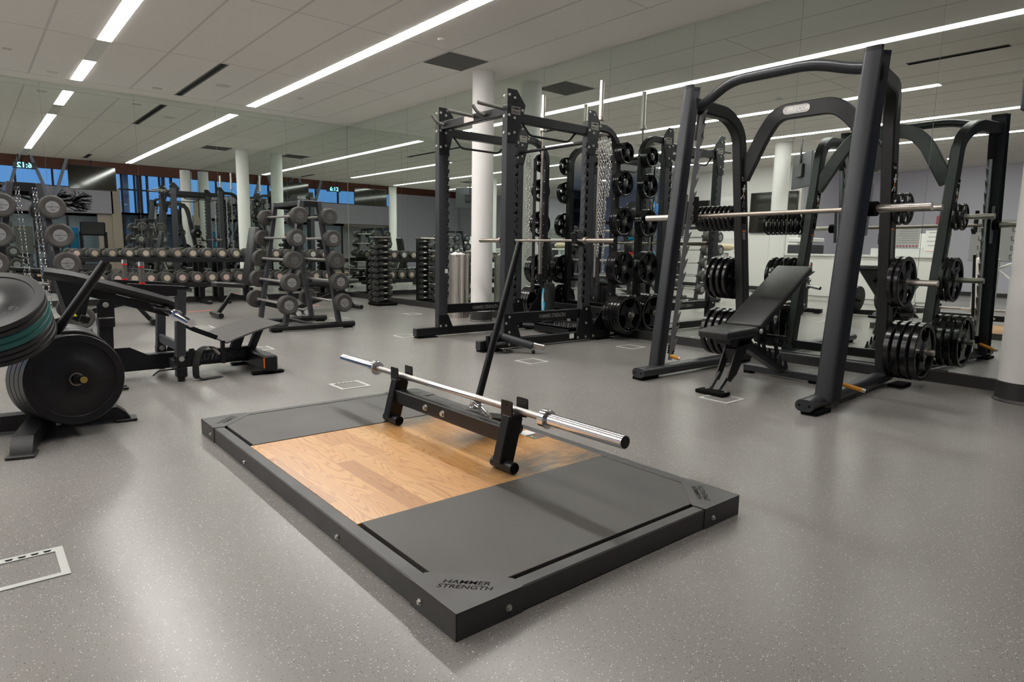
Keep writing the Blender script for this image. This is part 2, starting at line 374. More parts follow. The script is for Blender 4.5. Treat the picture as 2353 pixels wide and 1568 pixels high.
# ================================================================ THE ROOM
XW = -10.6; YS = -10.1
struct('floor', B().b2((-17, -30, -0.1), (9, 9, 0)), 'floor_rubber')
b = B(); b.b2((-13.95, YS, H), (0.3, 9, H+0.12)); struct('ceiling', b, 'ceiling_tile')
b = B()
for k in range(-1, 22):
    x = -0.65-0.605*k
    if k < 1: continue
    if k in (2, 6, 10, 14): continue
    b.b2((x-0.012, -10.05, H-0.0015), (x+0.012, -0.43, H+0.001))
for y in (-2.85, -5.245, -7.635, -10.05): b.b2((-10.5, y-0.005, H-0.0015), (-0.65, y+0.005, H+0.001))
b.b2((-10.5, -0.44, H-0.0015), (-0.63, -0.425, H+0.001)); b.b2((-0.66, -10.1, H-0.0015), (-0.645, -0.43, H+0.001))
struct('trim_1', b, 'grid_grey')
# mirror walls
struct('wall_right', B().b2((0.012, -11.1, 0), (0.25, 0.25, H)), 'white_wall')
struct('wall_back', B().b2((-6.0, 0.012, 0), (0.012, 0.25, H)), 'white_wall')
struct('baseboard_right', B().b2((-0.022, -11.1, 0), (0.012, -0.0, 0.086)).b2((-0.024, -11.1, 0.086), (0.004, 0, 0.0895)), 'baseboard')
struct('baseboard_back', B().b2((-5.98, -0.022, 0), (-0.02, 0.012, 0.086)).b2((-5.98, -0.024, 0.086), (-0.02, 0.004, 0.0895)), 'baseboard')
def mirror(p0, p1, label, grp):
    o = one('mirror_panel', B().b2(p0, p1), 'mirror_glass', label, 'mirror', grp, 0)
    return o
wr = []; GAP = 0.0016
for k in range(10):
    y1 = -1.1015*k; y0 = y1-1.1015
    mirror((0.0, y0+GAP, 0.09), (0.011, y1-GAP-(0.004 if k == 0 else 0), H), 'tall frameless mirror panel of the right wall, %s from the room corner' % ORD[k], 'mirror panels on the right wall')
for k in range(5):
    x1 = -1.1851*k; x0 = x1-1.1851
    mirror((x0+GAP, 0.0, 0.09), (x1-GAP-(0.004 if k == 0 else 0), 0.011, H), 'tall mirror panel of the wall behind the dumbbells, %s from the room corner' % ORD[k], 'mirror panels on the back wall')
# wall at far left of the gym (seen in the mirrors)
struct('wall_left', B().b2((XW-0.15, -3.7, 0), (XW, 0.35, H)), 'white_wall')
struct('wall_recess', B().b2((-13.95, -10.1, 0), (-13.8, -3.7, H)).b2((-13.95, -3.7, 0), (XW-0.15, -3.55, H)), 'lilac_wall')
struct('baseboard_left', B().b2((XW, -3.7, 0), (XW+0.02, 0.35, 0.1)).b2((-13.8, -10.1, 0), (-13.78, -3.7, 0.1)), 'baseboard')
# window wall beyond the end of the back mirror wall
b = B()
for k in range(9):
    x = -6.2-k*0.95; b.b2((x-0.05, 5.9, 0), (x+0.05, 6.1, 3.0))
b.b2((-13.95, 5.9, 2.45), (-5.9, 6.1, 2.55)); b.b2((-13.95, 5.9, 0), (-5.9, 6.1, 0.12)); b.b2((-13.95, 5.85, 2.95), (-5.9, 6.15, H))
w1 = struct('window_1', b, 'mullion')
obj('pane', B().b2((-13.9, 5.99, 0.1), (-5.95, 6.0, 2.95)), 'window_glass', w1)
struct('wall_corridor', B().b2((-5.95, 0.25, 0), (-5.8, 6.1, H)), 'lilac_wall')
struct('wall_far_left', B().b2((-13.95, 0.35, 0), (-13.8, 6.1, H)), 'lilac_wall')
# atrium behind the camera (seen in the mirrors): mural wall, window band, brown timber band
YA = -16.0
struct('trim_2', B().b2((-13.95, YS-0.12, H), (0.3, YS, 5.2)), 'ceiling_trim')
struct('wall_atrium', B().b2((-13.95, YA-0.2, 2.0), (-1.45, YA, 2.87)), 'grey_wall')
struct('trim_3', B().b2((-13.95, YA-0.9, 1.9), (-1.45, YA-0.2, 2.0)).b2((-1.5, YA-0.5, 0), (-1.2, YA, 2.9)).b2((-1.95, YA-0.2, 0), (-1.45, YA-0.1, 1.98)), 'cream_wall')
struct('wall_timber', B().b2((-13.95, YA-0.2, 3.46), (9, YA, 6.0)), 'brown_wood')
b = B()
for k in range(12): x = -13.6+k*1.04; b.b2((x-0.03, YA-0.12, 2.87), (x+0.03, YA-0.04, 3.46))
b.b2((-13.95, YA-0.14, 2.85), (-1.45, YA-0.02, 2.90))
w2 = struct('window_2', b, 'mullion'); obj('pane', B().b2((-13.9, YA-0.09, 2.88), (-1.45, YA-0.08, 3.46)), 'window_glass', w2)
b = B()
for x in (-5.9, -4.6, -3.3): b.bar((x, YA+0.35, 2.2), (x-0.75, YA+0.35, 4.6), 0.09, 0.09); b.bar((x, YA+0.35, 2.2), (x+0.75, YA+0.35, 4.6), 0.09, 0.09)
struct('trim_4', b, 'dusk_fin')
# glazed front to the right of the mural, with vertical fins
b = B(); random.seed(3)
for k in range(11):
    x = -1.1+k*0.42; b.b2((x-0.03, YA-0.3, 0), (x+0.03, YA-0.22, 5.6))
b.b2((-1.2, YA-0.32, 2.0), (3.6, YA-0.2, 2.08)); b.b2((-1.2, YA-0.32, 2.9), (3.6, YA-0.2, 2.95))
w3 = struct('window_3', b, 'mullion'); obj('pane', B().b2((-1.2, YA-0.27, 0), (3.6, YA-0.26, 3.46)), 'window_glass', w3)
for k in range(12):
    x = -1.3+k*0.4+random.uniform(-0.08, 0.08); w_ = random.choice((0.05, 0.09, 0.16))
    struct('trim_%d' % (10+k), B().b2((x, YA-0.95, 0), (x+w_, YA-0.7, 5.8)), ('brown_wood', 'lilac_wall', 'brown_wood', 'dusk_fin', 'brown_wood', 'red_fin')[k % 6])
struct('wall_atrium_side', B().b2((3.5, -16.2, 0), (3.65, -11.0, 5.9)).b2((0.25, -11.1, 0), (3.65, -10.95, 5.9)), 'grey_wall')
struct('wall_atrium_left', B().b2((-14.1, -16.2, 0), (-13.95, -10.1, 5.9)), 'grey_wall')
struct('ceiling_atrium', B().b2((-14.1, -16.2, 5.2), (9, YS-0.1, 5.35)), 'ceiling_trim')
b = B()
for k in range(7): x = -7.6+k*0.95; b.b2((x-0.035, YA-0.26, 0), (x+0.035, YA-0.2, 1.95))
b.b2((-7.7, YA-0.26, 1.9), (-1.9, YA-0.2, 1.98))
d1 = struct('door_1', b, 'mullion'); obj('pane', B().b2((-7.6, YA-0.24, 0), (-1.95, YA-0.23, 1.9)), 'window_glass', d1)
struct('wall_lobby', B().b2((-14, YA-2.2, 0), (4, YA-2.0, 2.0)), 'white_wall'); struct('ceiling_lobby', B().b2((-14, YA-2.2, 2.0), (4, YA-0.2, 2.08)), 'ceiling_trim')
for k, x in enumerate((-7.2, -5.6, -4.0, -2.6)):  # lamps added to light the lobby wall behind the doors
    t = thing('downlight', 'small added fill lamp of the lobby behind the glass doors, %s from the left' % ORD[k], 'light', (x, YA-1.0, 2.0), 'added lobby fill lamps')
    obj('lamp', B().cyl((x, YA-1.0, 1.995), (x, YA-1.0, 2.003), 0.06, seg=20), 'lobby_fill', t)
    one('lobby_poster', B().b2((x-0.3, YA-1.995, 0.5), (x+0.25, YA-1.98, 1.5)), ('blue_sign', 'orange', 'bag_tan', 'cyan')[k], '%s poster panel on the lobby wall behind the glass doors' % ('dark blue', 'orange', 'tan', 'light blue')[k], 'poster')
# tree painted on the mural wall
random.seed(11)
b = B()
def branch(p, a, l, w, d):
    q = (p[0]+math.cos(a)*l, p[1]+math.sin(a)*l*0.6)
    q = (q[0], min(2.82, max(2.04, q[1])))
    b.bar((p[0], YA+0.004, p[1]), (q[0], YA+0.004, q[1]), 0.004, w, (0, 1, 0))
    if d:
        for k in range(3 if d > 2 else 2): branch(q, a+random.uniform(-0.75, 0.75), l*random.uniform(0.6, 0.9), w*0.65, d-1)
branch((-3.5, 2.35), 0.1, 0.45, 0.09, 5); branch((-3.5, 2.35), -0.5, 0.4, 0.07, 5); branch((-3.7, 2.3), 0.8, 0.4, 0.07, 4); branch((-3.7, 2.3), 2.6, 0.6, 0.08, 5)
obj('painted_tree', b, 'frame_black', bpy.data.objects['wall_atrium'])
# columns
def column(x, y, r, label):
    t = thing('column', label, 'column', (x, y, 0))
    obj('shaft', B().cyl((x, y, 0), (x, y, H), r, seg=48), 'column_white', t)
    b = B().lathe([(r, 0), (r+0.017, 0), (r+0.02, 0.004), (r+0.006, 0.02), (r+0.006, 0.135), (r+0.001, 0.137)], (x, y, 0), seg=48); obj('base_cover', b, 'baseboard', t)
column(-0.415, -4.80, 0.143, 'round white column behind the tall power rack, beside the steel bin')
column(-0.262, -10.72, 0.152, 'thick round white column with a black base at the right edge of the picture')
column(-6.95, -10.45, 0.15, 'round white column at the open end of the ceiling, seen only in both mirrors')
struct('wall_tiled', B().b2((-13.9, YA, 0), (-9.9, YA+0.1, 3.5)), 'lilac_wall')
column(-7.35, -4.85, 0.16, 'round white column beside the hanging screen, seen only in the mirror')
# ceiling lights
def strip(x0, x1, y1, y0, label, grp='linear ceiling lights'):
    t = thing('ceiling_light', label, 'light', ((x0+x1)/2, (y0+y1)/2, H), grp)
    obj('housing', B().b2((x0-0.012, y0, H-0.0012), (x0, y1, H+0.01)).b2((x1, y0, H-0.0012), (x1+0.012, y1, H+0.01)), 'ceiling_trim', t)
    obj('diffuser', B().b2((x0, y0+0.003, H-0.004), (x1, y1-0.003, H+0.01)), 'strip_light', t)
def strips(x0, x1, segs, who):
    for k, (a, c) in enumerate(segs): strip(x0, x1, a, c, 'linear ceiling light in %s, %s length from the dumbbell wall' % (who, ORD[k]))
strips(-1.996, -1.854, [(-0.4505, -2.845), (-2.851, -5.24), (-5.25, -7.63), (-7.64, -9.99)], 'the row nearest the right mirror')
strips(-4.410, -4.276, [(-0.4505, -1.75), (-2.8434, -5.24), (-5.25, -7.63), (-7.64, -8.55)], 'the second row from the right')
one('ceiling_light_blank', B().b2((-4.41, -9.95, H-0.003), (-4.276, -8.56, H+0.01)), 'strip_off', 'unlit pale length of the linear ceiling light near the open ceiling edge', 'light')
one('ceiling_light_blank', B().b2((-4.41, -2.843, H-0.003), (-4.276, -1.75, H+0.01)), 'strip_off', 'unlit pale length of the linear ceiling light above the left side', 'light')
strips(-6.72, -6.58, [(-0.45, -2.845), (-2.851, -5.24), (-5.25, -7.63), (-7.64, -9.75)], 'the third row seen only mirrored')
strips(-9.0, -8.86, [(-0.45, -2.845), (-2.851, -5.24), (-5.25, -7.63), (-7.64, -9.75)], 'the fourth row seen only mirrored')
# ceiling fittings
def grille(x0, y0, label):
    t = thing('ceiling_vent', label, 'vent', (x0+0.285, y0+0.28, H)); obj('panel', B().b2((x0, y0, H-0.004), (x0+0.57, y0+0.57, H+0.004)), 'diffuser_grey', t)
grille(-1.235, -5.215, 'dark square return air panel in the ceiling near the white column')
grille(-8.1, -6.9, 'dark square return air panel in the ceiling, seen only in the mirror')
def slot(x, y0, y1, label):
    t = thing('slot_diffuser', label, 'vent', (x, (y0+y1)/2, H)); obj('frame', B().b2((x-0.055, y0, H-0.003), (x+0.055, y1, H+0.004)), 'diffuser_grey', t)
    b = B()
    for dx in (-0.025, 0.005): b.b2((x+dx, y0+0.01, H-0.006), (x+dx+0.018, y1-0.01, H-0.0025))
    obj('slot_opening', b, 'void_black', t)
slot(-3.03, -2.80, -0.47, 'long dark slot air diffuser in the ceiling over the dumbbells')
slot(-3.03, -9.6, -8.6, 'dark slot air diffuser near the open end of the ceiling')
def disc(x, y, r, label, cat, nm, m='ceiling_trim', z=0.006):
    one(nm, B().lathe([(0, -z), (r*0.9, -z), (r, 0)], (x, y, H)), m, label, cat)
disc(-2.70, -1.605, 0.105, 'round flush ceiling speaker right of the slot diffuser', 'speaker', 'ceiling_speaker', 'grid_grey', 0.003)
disc(-2.35, -8.55, 0.105, 'round flush ceiling speaker near the open end of the ceiling', 'speaker', 'ceiling_speaker', 'grid_grey', 0.003)
disc(-1.574, -5.545, 0.04, 'small round detector beside the linear light near the column', 'detector', 'ceiling_detector', 'ceiling_trim', 0.02)
disc(-1.564, -1.624, 0.045, 'small round sprinkler plate right of the linear light', 'sprinkler', 'sprinkler_plate', 'grid_grey', 0.008)
disc(-5.166, -1.646, 0.05, 'small oval detector at the far left of the ceiling', 'detector', 'ceiling_detector', 'grid_grey', 0.01)
disc(-3.6, -6.7, 0.05, 'small white smoke detector in the middle of the ceiling', 'detector', 'ceiling_detector', 'white_paint', 0.03)
for x, who in ((-4.646, 'left of the first linear light'), (-3.376, 'between the linear light and the slot diffuser')):
    one('ceiling_sensor', B().b2((x-0.06, -0.78, H-0.012), (x+0.06, -0.71, H+0.002)), 'grid_grey', 'small flat rectangular sensor strip on the ceiling, '+who, 'sensor')
# atrium fill lamps, added to brighten the near floor
for k, (x, y) in enumerate(((-8.5, -11.5), (-4.6, -11.5), (-1.6, -11.35), (1.6, -11.8))):
    t = thing('downlight', 'added fill lamp in the high ceiling behind the viewer, %s from the left' % ORD[k], 'light', (x, y, 5.2), 'added atrium fill lamps')
    obj('trim_ring', B().lathe([(0.13, 0), (0.17, 0), (0.17, -0.01), (0.13, -0.01)], (x, y, 5.2), close=True), 'white_paint', t)
    obj('lamp', B().cyl((x, y, 5.197), (x, y, 5.205), 0.13, seg=24), 'downlight', t)
for k, (x, y) in enumerate(((-7.6, 2.2), (-10.4, 2.8), (-12, -6.5), (-12.4, -9))):
    t = thing('downlight', 'small round ceiling downlight of the side area, %s from the far mirror wall' % ORD[k], 'light', (x, y, H), 'side area downlights')
    obj('lamp', B().cyl((x, y, H-0.004), (x, y, H+0.004), 0.07, seg=20), 'downlight', t)
# floor boxes on a 1.85 x 2.0 m grid
def floorbox(x, y, label, s=0.225):
    t = thing('floor_box', label, 'floor box', (x, y, 0), 'floor boxes'); wd = 0.022
    a = s/2
    b = B()
    b.b2((x-a, y-a, 0), (x+a, y-a+wd, 0.003)).b2((x-a, y+a-wd*1.5, 0), (x+a, y+a, 0.003)).b2((x-a, y-a+wd, 0), (x-a+wd, y+a-wd*1.5, 0.003)).b2((x+a-wd, y-a+wd, 0), (x+a, y+a-wd*1.5, 0.003))
    obj('frame', b, 'box_frame', t)
    for k in range(5):
        cx = x-a+0.045+k*0.032
        obj('cable_slot', B().prism([(0, 0), (0.022, 0), (0.018, -0.012), (0.004, -0.012)], (cx, y+a-0.014, 0.0031), (1, 0, 0), (0, 1, 0), 0.0004), 'void_black', t)
for x, y, w_ in ((-3.73, -7.61, 'behind the wooden platform'), (-2.0, -7.61, 'in front of the power rack'), (-1.91, -9.43, 'under the foot of the incline bench'), (-0.58, -7.55, 'between the power rack and the smith machine'),
        (-0.74, -3.56, 'near the mirrors left of the power rack'), (-5.69, -9.45, 'cut by the left edge of the picture'), (-3.67, -3.66, 'behind the hip thrust machine'), (-3.68, -5.63, 'behind the hip thrust foot plate'),
        (-1.90, -3.58, 'right of the barbell rack'), (-2.07, -5.60, 'at the left foot of the power rack')):
    floorbox(x, y, 'pale square floor box frame in the floor '+w_)
for x0, x1, y, w_ in ((-3.36, -2.98, -1.66, 'left of the barbell rack'), (-1.72, -1.30, -1.62, 'right of the barbell rack')):
    one('tape_strip', B().box(((x0+x1)/2, y, 0.001), (x1-x0, 0.055, 0.002), (0, 0, 0.28)), 'red_tape', 'short red floor tape strip in front of the dumbbells, '+w_, 'tape', 'red tape strips')
# ================================================================ THINGS SEEN ONLY IN THE MIRRORS
def tv(x, y, z, w_, h, rz, label, arm=None):
    t = thing('wall_screen', label, 'screen', (0, 0, 0))
    obj('bezel', B().box((0, 0, 0), (w_, 0.05, h), None, 0.008), 'tv_back', t); obj('screen', B().box((0, -0.026, 0), (w_-0.03, 0.004, h-0.03)), 'tv_screen', t)
    if arm: obj('ceiling_bracket', B().cyl((0, 0.05, 0), (0, 0.05, arm), 0.02).box((0, 0.05, 0), (0.3, 0.06, 0.25), None, 0.01), 'frame_black', t)
    t.location = (x, y, z); t.rotation_euler = (0, 0, rz)
tv(-2.84, -9.95, 2.74, 1.14, 0.66, PI, 'large black screen hanging from the ceiling edge, seen in the left mirror', 0.48)
tv(-6.96, -5.48, 2.60, 0.95, 0.66, R(-47), 'black screen hanging from the ceiling beside the column, seen from behind', 0.6)
tv(XW+0.04, -0.55, 2.12, 1.05, 0.66, R(90), 'black wall screen on the white wall, farther from the column')
tv(XW+0.04, -3.0, 2.05, 1.3, 1.05, R(90), 'large black wall screen behind the column on the white wall')
tv(-5.75, -9.95, 2.76, 1.3, 0.62, PI, 'second large black screen hanging from the ceiling edge, seen in the right mirror', 0.45)
# digital clock
t = thing('digital_clock', 'glowing pale blue digital clock hanging near the end of the gym ceiling', 'clock', (0, 0, 0))
obj('case', B().box((0, 0, 0), (0.5, 0.08, 0.17), None, 0.01), 'frame_black', t); obj('hanger', B().cyl((-0.12, 0, 0), (-0.12, 0, 0.3), 0.01).cyl((0.12, 0, 0), (0.12, 0, 0.3), 0.01), 'frame_black', t)
text('6:12', 0.19, (0, -0.042, 0), (1, 0, 0), (0, 0, 1), 'clock_glow', t, 'digits', 0.004, 0.001)
t.location = (-4.35, -10.0, 2.95); t.rotation_euler = (0, 0, PI)
# exercise balls on a rack
t = thing('ball_rack', 'tall black open rack of exercise balls by the side windows', 'rack', (-9, 0.1, 0))
for x in (-9.25, -8.75):
    for y in (-0.55, 0.75): obj('post', B().b2((x-0.02, y-0.02, 0), (x+0.02, y+0.02, 1.88)), 'frame_black', t)
for z in (0.25, 0.75, 1.25, 1.83): obj('shelf', B().b2((-9.27, -0.57, z-0.015), (-8.73, 0.77, z+0.015)), 'frame_black', t)
one('exercise_ball', B().sph((-9.0, 0.36, 2.125), 0.28, 32), 'ball_black', 'large black exercise ball on top of the ball rack', 'exercise ball')
one('exercise_ball', B().sph((-9.0, -0.22, 2.115), 0.27, 32), 'ball_blue', 'large blue exercise ball on top of the ball rack', 'exercise ball')
mb = ['ball_black', 'ball_black', 'cyan', 'cyan', 'ball_blue', 'red_plastic', 'ball_black', 'cyan', 'ball_blue']
for k in range(9):
    z = (1.265, 0.765, 0.265)[k//3]; y = (-0.3, 0.08, 0.46)[k % 3]
    one('medicine_ball', B().sph((-9.0, y, z+0.13), 0.13, 20), mb[k], '%s medicine ball on the %s shelf of the ball rack, %s in its row' % ({'ball_black': 'black', 'cyan': 'light blue', 'ball_blue': 'dark blue', 'red_plastic': 'red'}[mb[k]], ('upper', 'middle', 'lower')[k//3], ('left', 'middle', 'right')[k % 3]), 'medicine ball', 'medicine balls on the ball rack')
# reception desk, printers, turnstile
t = thing('reception_desk', 'long white reception desk with a grey plinth near the far wall', 'desk', (-8.3, -5.8, 0))
obj('front_panel', B().b2((-8.45, -7.6, 0.1), (-8.2, -4.2, 0.95)), 'white_wall', t); obj('worktop', B().b2((-8.8, -7.65, 0.95), (-8.15, -4.15, 0.99)), 'white_paint', t); obj('plinth', B().b2((-8.45, -7.6, 0), (-8.22, -4.2, 0.1)), 'grid_grey', t)
obj('raised_end', B().b2((-8.8, -7.6, 0.99), (-8.2, -6.4, 1.12)), 'white_paint', t)
t = thing('printer', 'dark office printer with a stack of trays behind the reception desk', 'printer', (-9.6, -4.4, 0))
obj('body', B().b2((-9.9, -4.7, 0.2), (-9.3, -4.1, 1.2), 0.02), 'tv_back', t); obj('scanner', B().b2((-9.9, -4.7, 1.25), (-9.3, -4.1, 1.36), 0.02), 'white_paint', t); obj('tray', B().b2((-9.3, -4.62, 0.9), (-9.2, -4.2, 0.94)), 'grid_grey', t)
t = thing('computer_monitor', 'small black monitor on the reception desk', 'monitor', (-8.5, -6.5, 1.1)); obj('screen', B().b2((-8.52, -6.7, 1.2), (-8.49, -6.4, 1.42), 0.005), 'tv_back', t); obj('stand', B().b2((-8.55, -6.58, 1.12), (-8.47, -6.5, 1.2)), 'tv_back', t)
one('desk_notice', B().box((-8.35, -7.3, 1.27), (0.01, 0.18, 0.28)), 'paper', 'pale notice standing upright on the end of the reception desk', 'notice')
t = thing('canvas_bag', 'crumpled tan canvas bag lying on a machine near the white wall', 'bag', (-8.6, -2.9, 0.95))
obj('bag_body', B().sph((-8.6, -2.9, 1.12), 0.2, 20, (0.8, 1.2, 0.45)), 'bag_tan', t); obj('bag_handle', B().tube([(-8.6, -2.75, 1.14), (-8.6, -2.6, 1.2), (-8.6, -2.5, 1.1)], 0.012), 'bag_tan', t)
one('machine_table', B().b2((-8.75, -3.2, 0.98), (-8.45, -2.6, 1.03)).b2((-8.65, -2.95, 0), (-8.55, -2.85, 0.98)), 'white_paint', 'narrow pale shelf stand carrying the canvas bag', 'stand')
t = thing('turnstile', 'grey entry turnstile with white tripod arms beyond the reception desk', 'turnstile', (-8.2, -8.6, 0))
obj('cabinet', B().b2((-8.5, -8.5, 0), (-8.1, -8.2, 0.98), 0.04), 'grid_grey', t)
for a in range(3): obj('arm', B().cyl((-8.3, -8.5, 0.78), (-8.3-0.2*math.cos(a*2.1+0.5), -8.85, 0.78+0.3*math.sin(a*2.1+0.5)), 0.018), 'white_paint', t)
t = thing('gate_rail', 'white tubular barrier rail beside the turnstile', 'rail', (-8.3, -9.5, 0))
for z in (0.45, 0.85): obj('rail', B().cyl((-8.3, -10.1, z), (-8.3, -8.9, z), 0.02), 'white_paint', t)
for y in (-10.0, -9.2): obj('post', B().cyl((-8.3, y, 0), (-8.3, y, 0.95), 0.02), 'white_paint', t)
t = thing('round_sign', 'round blue direction sign with a white arrow on the barrier', 'sign', (-8.26, -9.75, 0.75)); obj('disc', B().cyl((-8.262, -9.75, 0.72), (-8.25, -9.75, 0.72), 0.13, seg=32), 'blue_sign', t)
obj('arrow', B().prism([(-0.02, -0.07), (0.02, -0.07), (0.02, 0.02), (0.06, 0.02), (0, 0.09), (-0.06, 0.02), (-0.02, 0.02)], (-8.249, -9.75, 0.72), (0, 1, 0), (0, 0, 1), 0.002), 'white_paint', t)
# posters
def poster(x, y, z, w_, h, label, m='paper', lines=12, red=False):
    t = thing('wall_notice', label, 'notice', (x, y, z)); sh = B().b2((x, y-w_/2, z-h/2), (x+0.006, y+w_/2, z+h/2))
    b = B(); random.seed(int(w_*1000))
    for k in range(lines):
        zz = z+h*0.38-k*h*0.76/lines; b.b2((x+0.006, y-w_*0.42, zz), (x+0.0075, y+w_*random.uniform(0.2, 0.42), zz+h*0.18/lines))
    parts = [(sh, m), (b, 'print_grey')]
    if red:
        b = B()
        for k in range(7): b.cyl((x+0.006, y-w_*0.38+k*w_*0.125, z-h*0.43), (x+0.0085, y-w_*0.38+k*w_*0.125, z-h*0.43), w_*0.04, seg=10)
        parts.append((b, 'pink_poster'))
    multi('sheet', parts, t)
poster(XW, -1.62, 1.95, 0.62, 1.15, 'large white printed notice on the white wall between the two screens', lines=22)
poster(-13.8, -5.15, 1.48, 0.62, 0.55, 'white rules notice with a row of red marks on the lilac wall', lines=7, red=True)
poster(-13.8, -6.0, 1.88, 0.42, 0.3, 'small pink and red poster on the lilac wall', 'pink_poster', 3)
poster(-13.8, -6.05, 1.35, 0.16, 0.34, 'narrow dark notice board under the pink poster', 'tv_back', 2)
poster(-8.2, -7.45, 1.25, 0.2, 0.42, 'yellowish paper sign on the end of the reception desk', 'paper', 4, True)
one('wall_panel', B().b2((-13.8, -9.9, 0.9), (-13.77, -6.6, 1.9)), 'print_grey', 'grey tiled hook panel with rows of hanging clips on the lilac wall', 'panel')
for r_ in range(4):
    for c_ in range(9):
        y = -6.8-c_*0.34; z = 1.72-r_*0.22
        one('hanging_clip', B().tube([(-13.75, y-0.03, z), (-13.75, y-0.03, z-0.1), (-13.75, y+0.03, z-0.1), (-13.75, y+0.03, z)], 0.01, 6, closed=True), 'satin_steel', 'steel carabiner clip on the hook panel, row %s from the top, %s from the left' % (ORD[r_], ORD[c_]), 'clip', 'clips on the hook panel')
# exit sign and water station area near the corridor
t = thing('exit_sign', 'small green exit sign hanging above the corridor doorway', 'sign', (-7.4, -0.4, 2.6)); obj('case', B().b2((-7.55, -0.42, 2.5), (-7.25, -0.38, 2.65)), 'exit_green', t)
obj('running_figure', B().b2((-7.5, -0.425, 2.53), (-7.47, -0.42, 2.62)).b2((-7.42, -0.425, 2.56), (-7.3, -0.42, 2.59)), 'paper', t)
# two cardio machines in the atrium
def cardio(x, y, rz, label):
    t = thing('treadmill', label, 'treadmill', (0, 0, 0))
    obj('deck', B().box((0, 0, 0.12), (0.75, 1.8, 0.2), None, 0.03), 'tv_back', t)
    for s in (-1, 1): obj('upright', B().bar((s*0.34, 0.6, 0.2), (s*0.34, 0.75, 1.3), 0.06, 0.1), 'frame_black', t); obj('handrail', B().tube([(s*0.34, 0.72, 1.05), (s*0.34, 0.1, 1.0)], 0.025), 'frame_black', t)
    obj('console', B().box((0, 0.75, 1.4), (0.7, 0.1, 0.45), (0.3, 0, 0), 0.03), 'frame_black', t); obj('screen', B().box((0, 0.69, 1.42), (0.4, 0.02, 0.26), (0.3, 0, 0)), 'screen_blue', t)
    t.location = (x, y, 0); t.rotation_euler = (0, 0, rz)
cardio(-2.3, -14.3, 0.2, 'black treadmill with a blue screen standing left in the atrium behind the viewer')
cardio(-0.6, -14.2, 0.2, 'black treadmill with a blue screen standing right in the atrium behind the viewer')
cardio(-7.3, 2.2, PI, 'black treadmill with a blue screen near the side windows')
CX = -1.3; t = thing('cable_machine', 'tall dark cable machine with a grey shroud standing in the atrium', 'machine', (-5.2, -13.4, 0))
obj('shroud', B().b2((-4.1+CX, -13.6, 0), (-3.7+CX, -13.3, 1.95), 0.02), 'grey_wall', t); obj('header', B().b2((-4.3+CX, -13.55, 1.95), (-3.5+CX, -13.35, 2.2), 0.02), 'frame_black', t)
for x in (-4.2+CX, -3.55+CX): obj('upright', B().b2((x-0.04, -13.5, 0), (x+0.04, -13.4, 2.0)), 'frame_black', t)
# ================================================================ LIFTING PLATFORM (local coordinates, near corner = origin)
PX, PY, PT = 1.283, 2.294, 0.0756
pf = thing('lifting_platform', 'low black framed lifting platform with a wooden centre and rubber sides', 'platform')
for n_, a, c in (('left', (0, 0), (0.048, PY)), ('right', (PX-0.048, 0), (PX, PY)), ('near', (0.048, 0), (PX-0.048, 0.046)), ('far', (0.048, PY-0.046), (PX-0.048, PY))):
    obj('frame_rail', B().b2((a[0], a[1], 0), (c[0], c[1], PT-0.002), 0.004), 'platform_steel', pf)
obj('underlay', B().b2((0.048, 0.046, 0.001), (PX-0.048, PY-0.046, 0.055)), 'void_black', pf)
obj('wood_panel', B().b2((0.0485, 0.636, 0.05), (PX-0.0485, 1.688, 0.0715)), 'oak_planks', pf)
def rmat(y0, y1):
    b = B(); x0, x1 = 0.062, PX-0.062; c = 0.13
    b.b2((x0, y0, 0.05), (x1, y1, 0.0745), 0.0015); obj('rubber_mat', b, 'mat_rubber', pf)
rmat(0.060, 0.634); rmat(1.690, PY-0.060)
def bracket(cx, cy, k):
    a = k*PI/2; ux = Vector((math.cos(a), math.sin(a), 0)); uy = Vector((-math.sin(a), math.cos(a), 0)); o = Vector((cx, cy, 0))
    b = B(); zt = PT+0.0005; T = 0.0035
    b.prism([(-T, -T), (0.216, -T), (0.222, 0.045), (0.212, 0.058), (0.062, 0.212), (0.048, 0.222), (-T, 0.216)], o+Vector((0, 0, zt-T)), ux, uy, T)
    b.prism([(-T, -T), (0.216, -T), (0.216, 0), (-T, 0)], o+Vector((0, 0, 0.001)), ux, uy, zt-0.003)
    b.prism([(-T, -T), (0, -T), (0, 0.216), (-T, 0.216)], o+Vector((0, 0, 0.001)), ux, uy, zt-0.003)
    br_ = obj('corner_bracket', b, 'platform_steel', pf)
    rt = (ux-uy).normalized(); up = (ux+uy).normalized(); c = o+Vector((0, 0, zt+0.0003))
    for s_, d_, off, w_ in (('HAMMER', 0.150, 0.0, 1.0), ('STRENGTH', 0.125, -0.001, 0.93)):
        text(s_, 0.0265, c+up*d_+rt*off, rt, up, 'void_black', br_, 'cut_lettering', 0.0003, 0.0, 1.22*w_, 1.0, 0.2)
    for p, n_ in ((o+ux*0.166, -uy), (o+uy*0.166, -ux)):
        q = p+n_*T+Vector((0, 0, 0.032)); bolt(q, n_, 0.0075, pf)
def bolt(p, n_, r, parent, m='bolt_zinc', nm='bolt'):
    p = Vector(p); n_ = Vector(n_).normalized()
    return obj(nm, B().cyl(p, p+n_*r*0.25, r*1.25, seg=14).cyl(p+n_*r*0.25, p+n_*r*0.95, r, r*0.92, seg=6), m, parent)
bracket(0, 0, 0); bracket(PX, 0, 1); bracket(PX, PY, 2); bracket(0, PY, 3)
for y in (0.68, 1.615): bolt((-0.001, y, 0.026), (-1, 0, 0), 0.0075, pf)
st = obj('wood_sticker', B().b2((1.155, 1.00, 0.0716), (1.232, 1.145, 0.0719)), 'label_dull', pf)
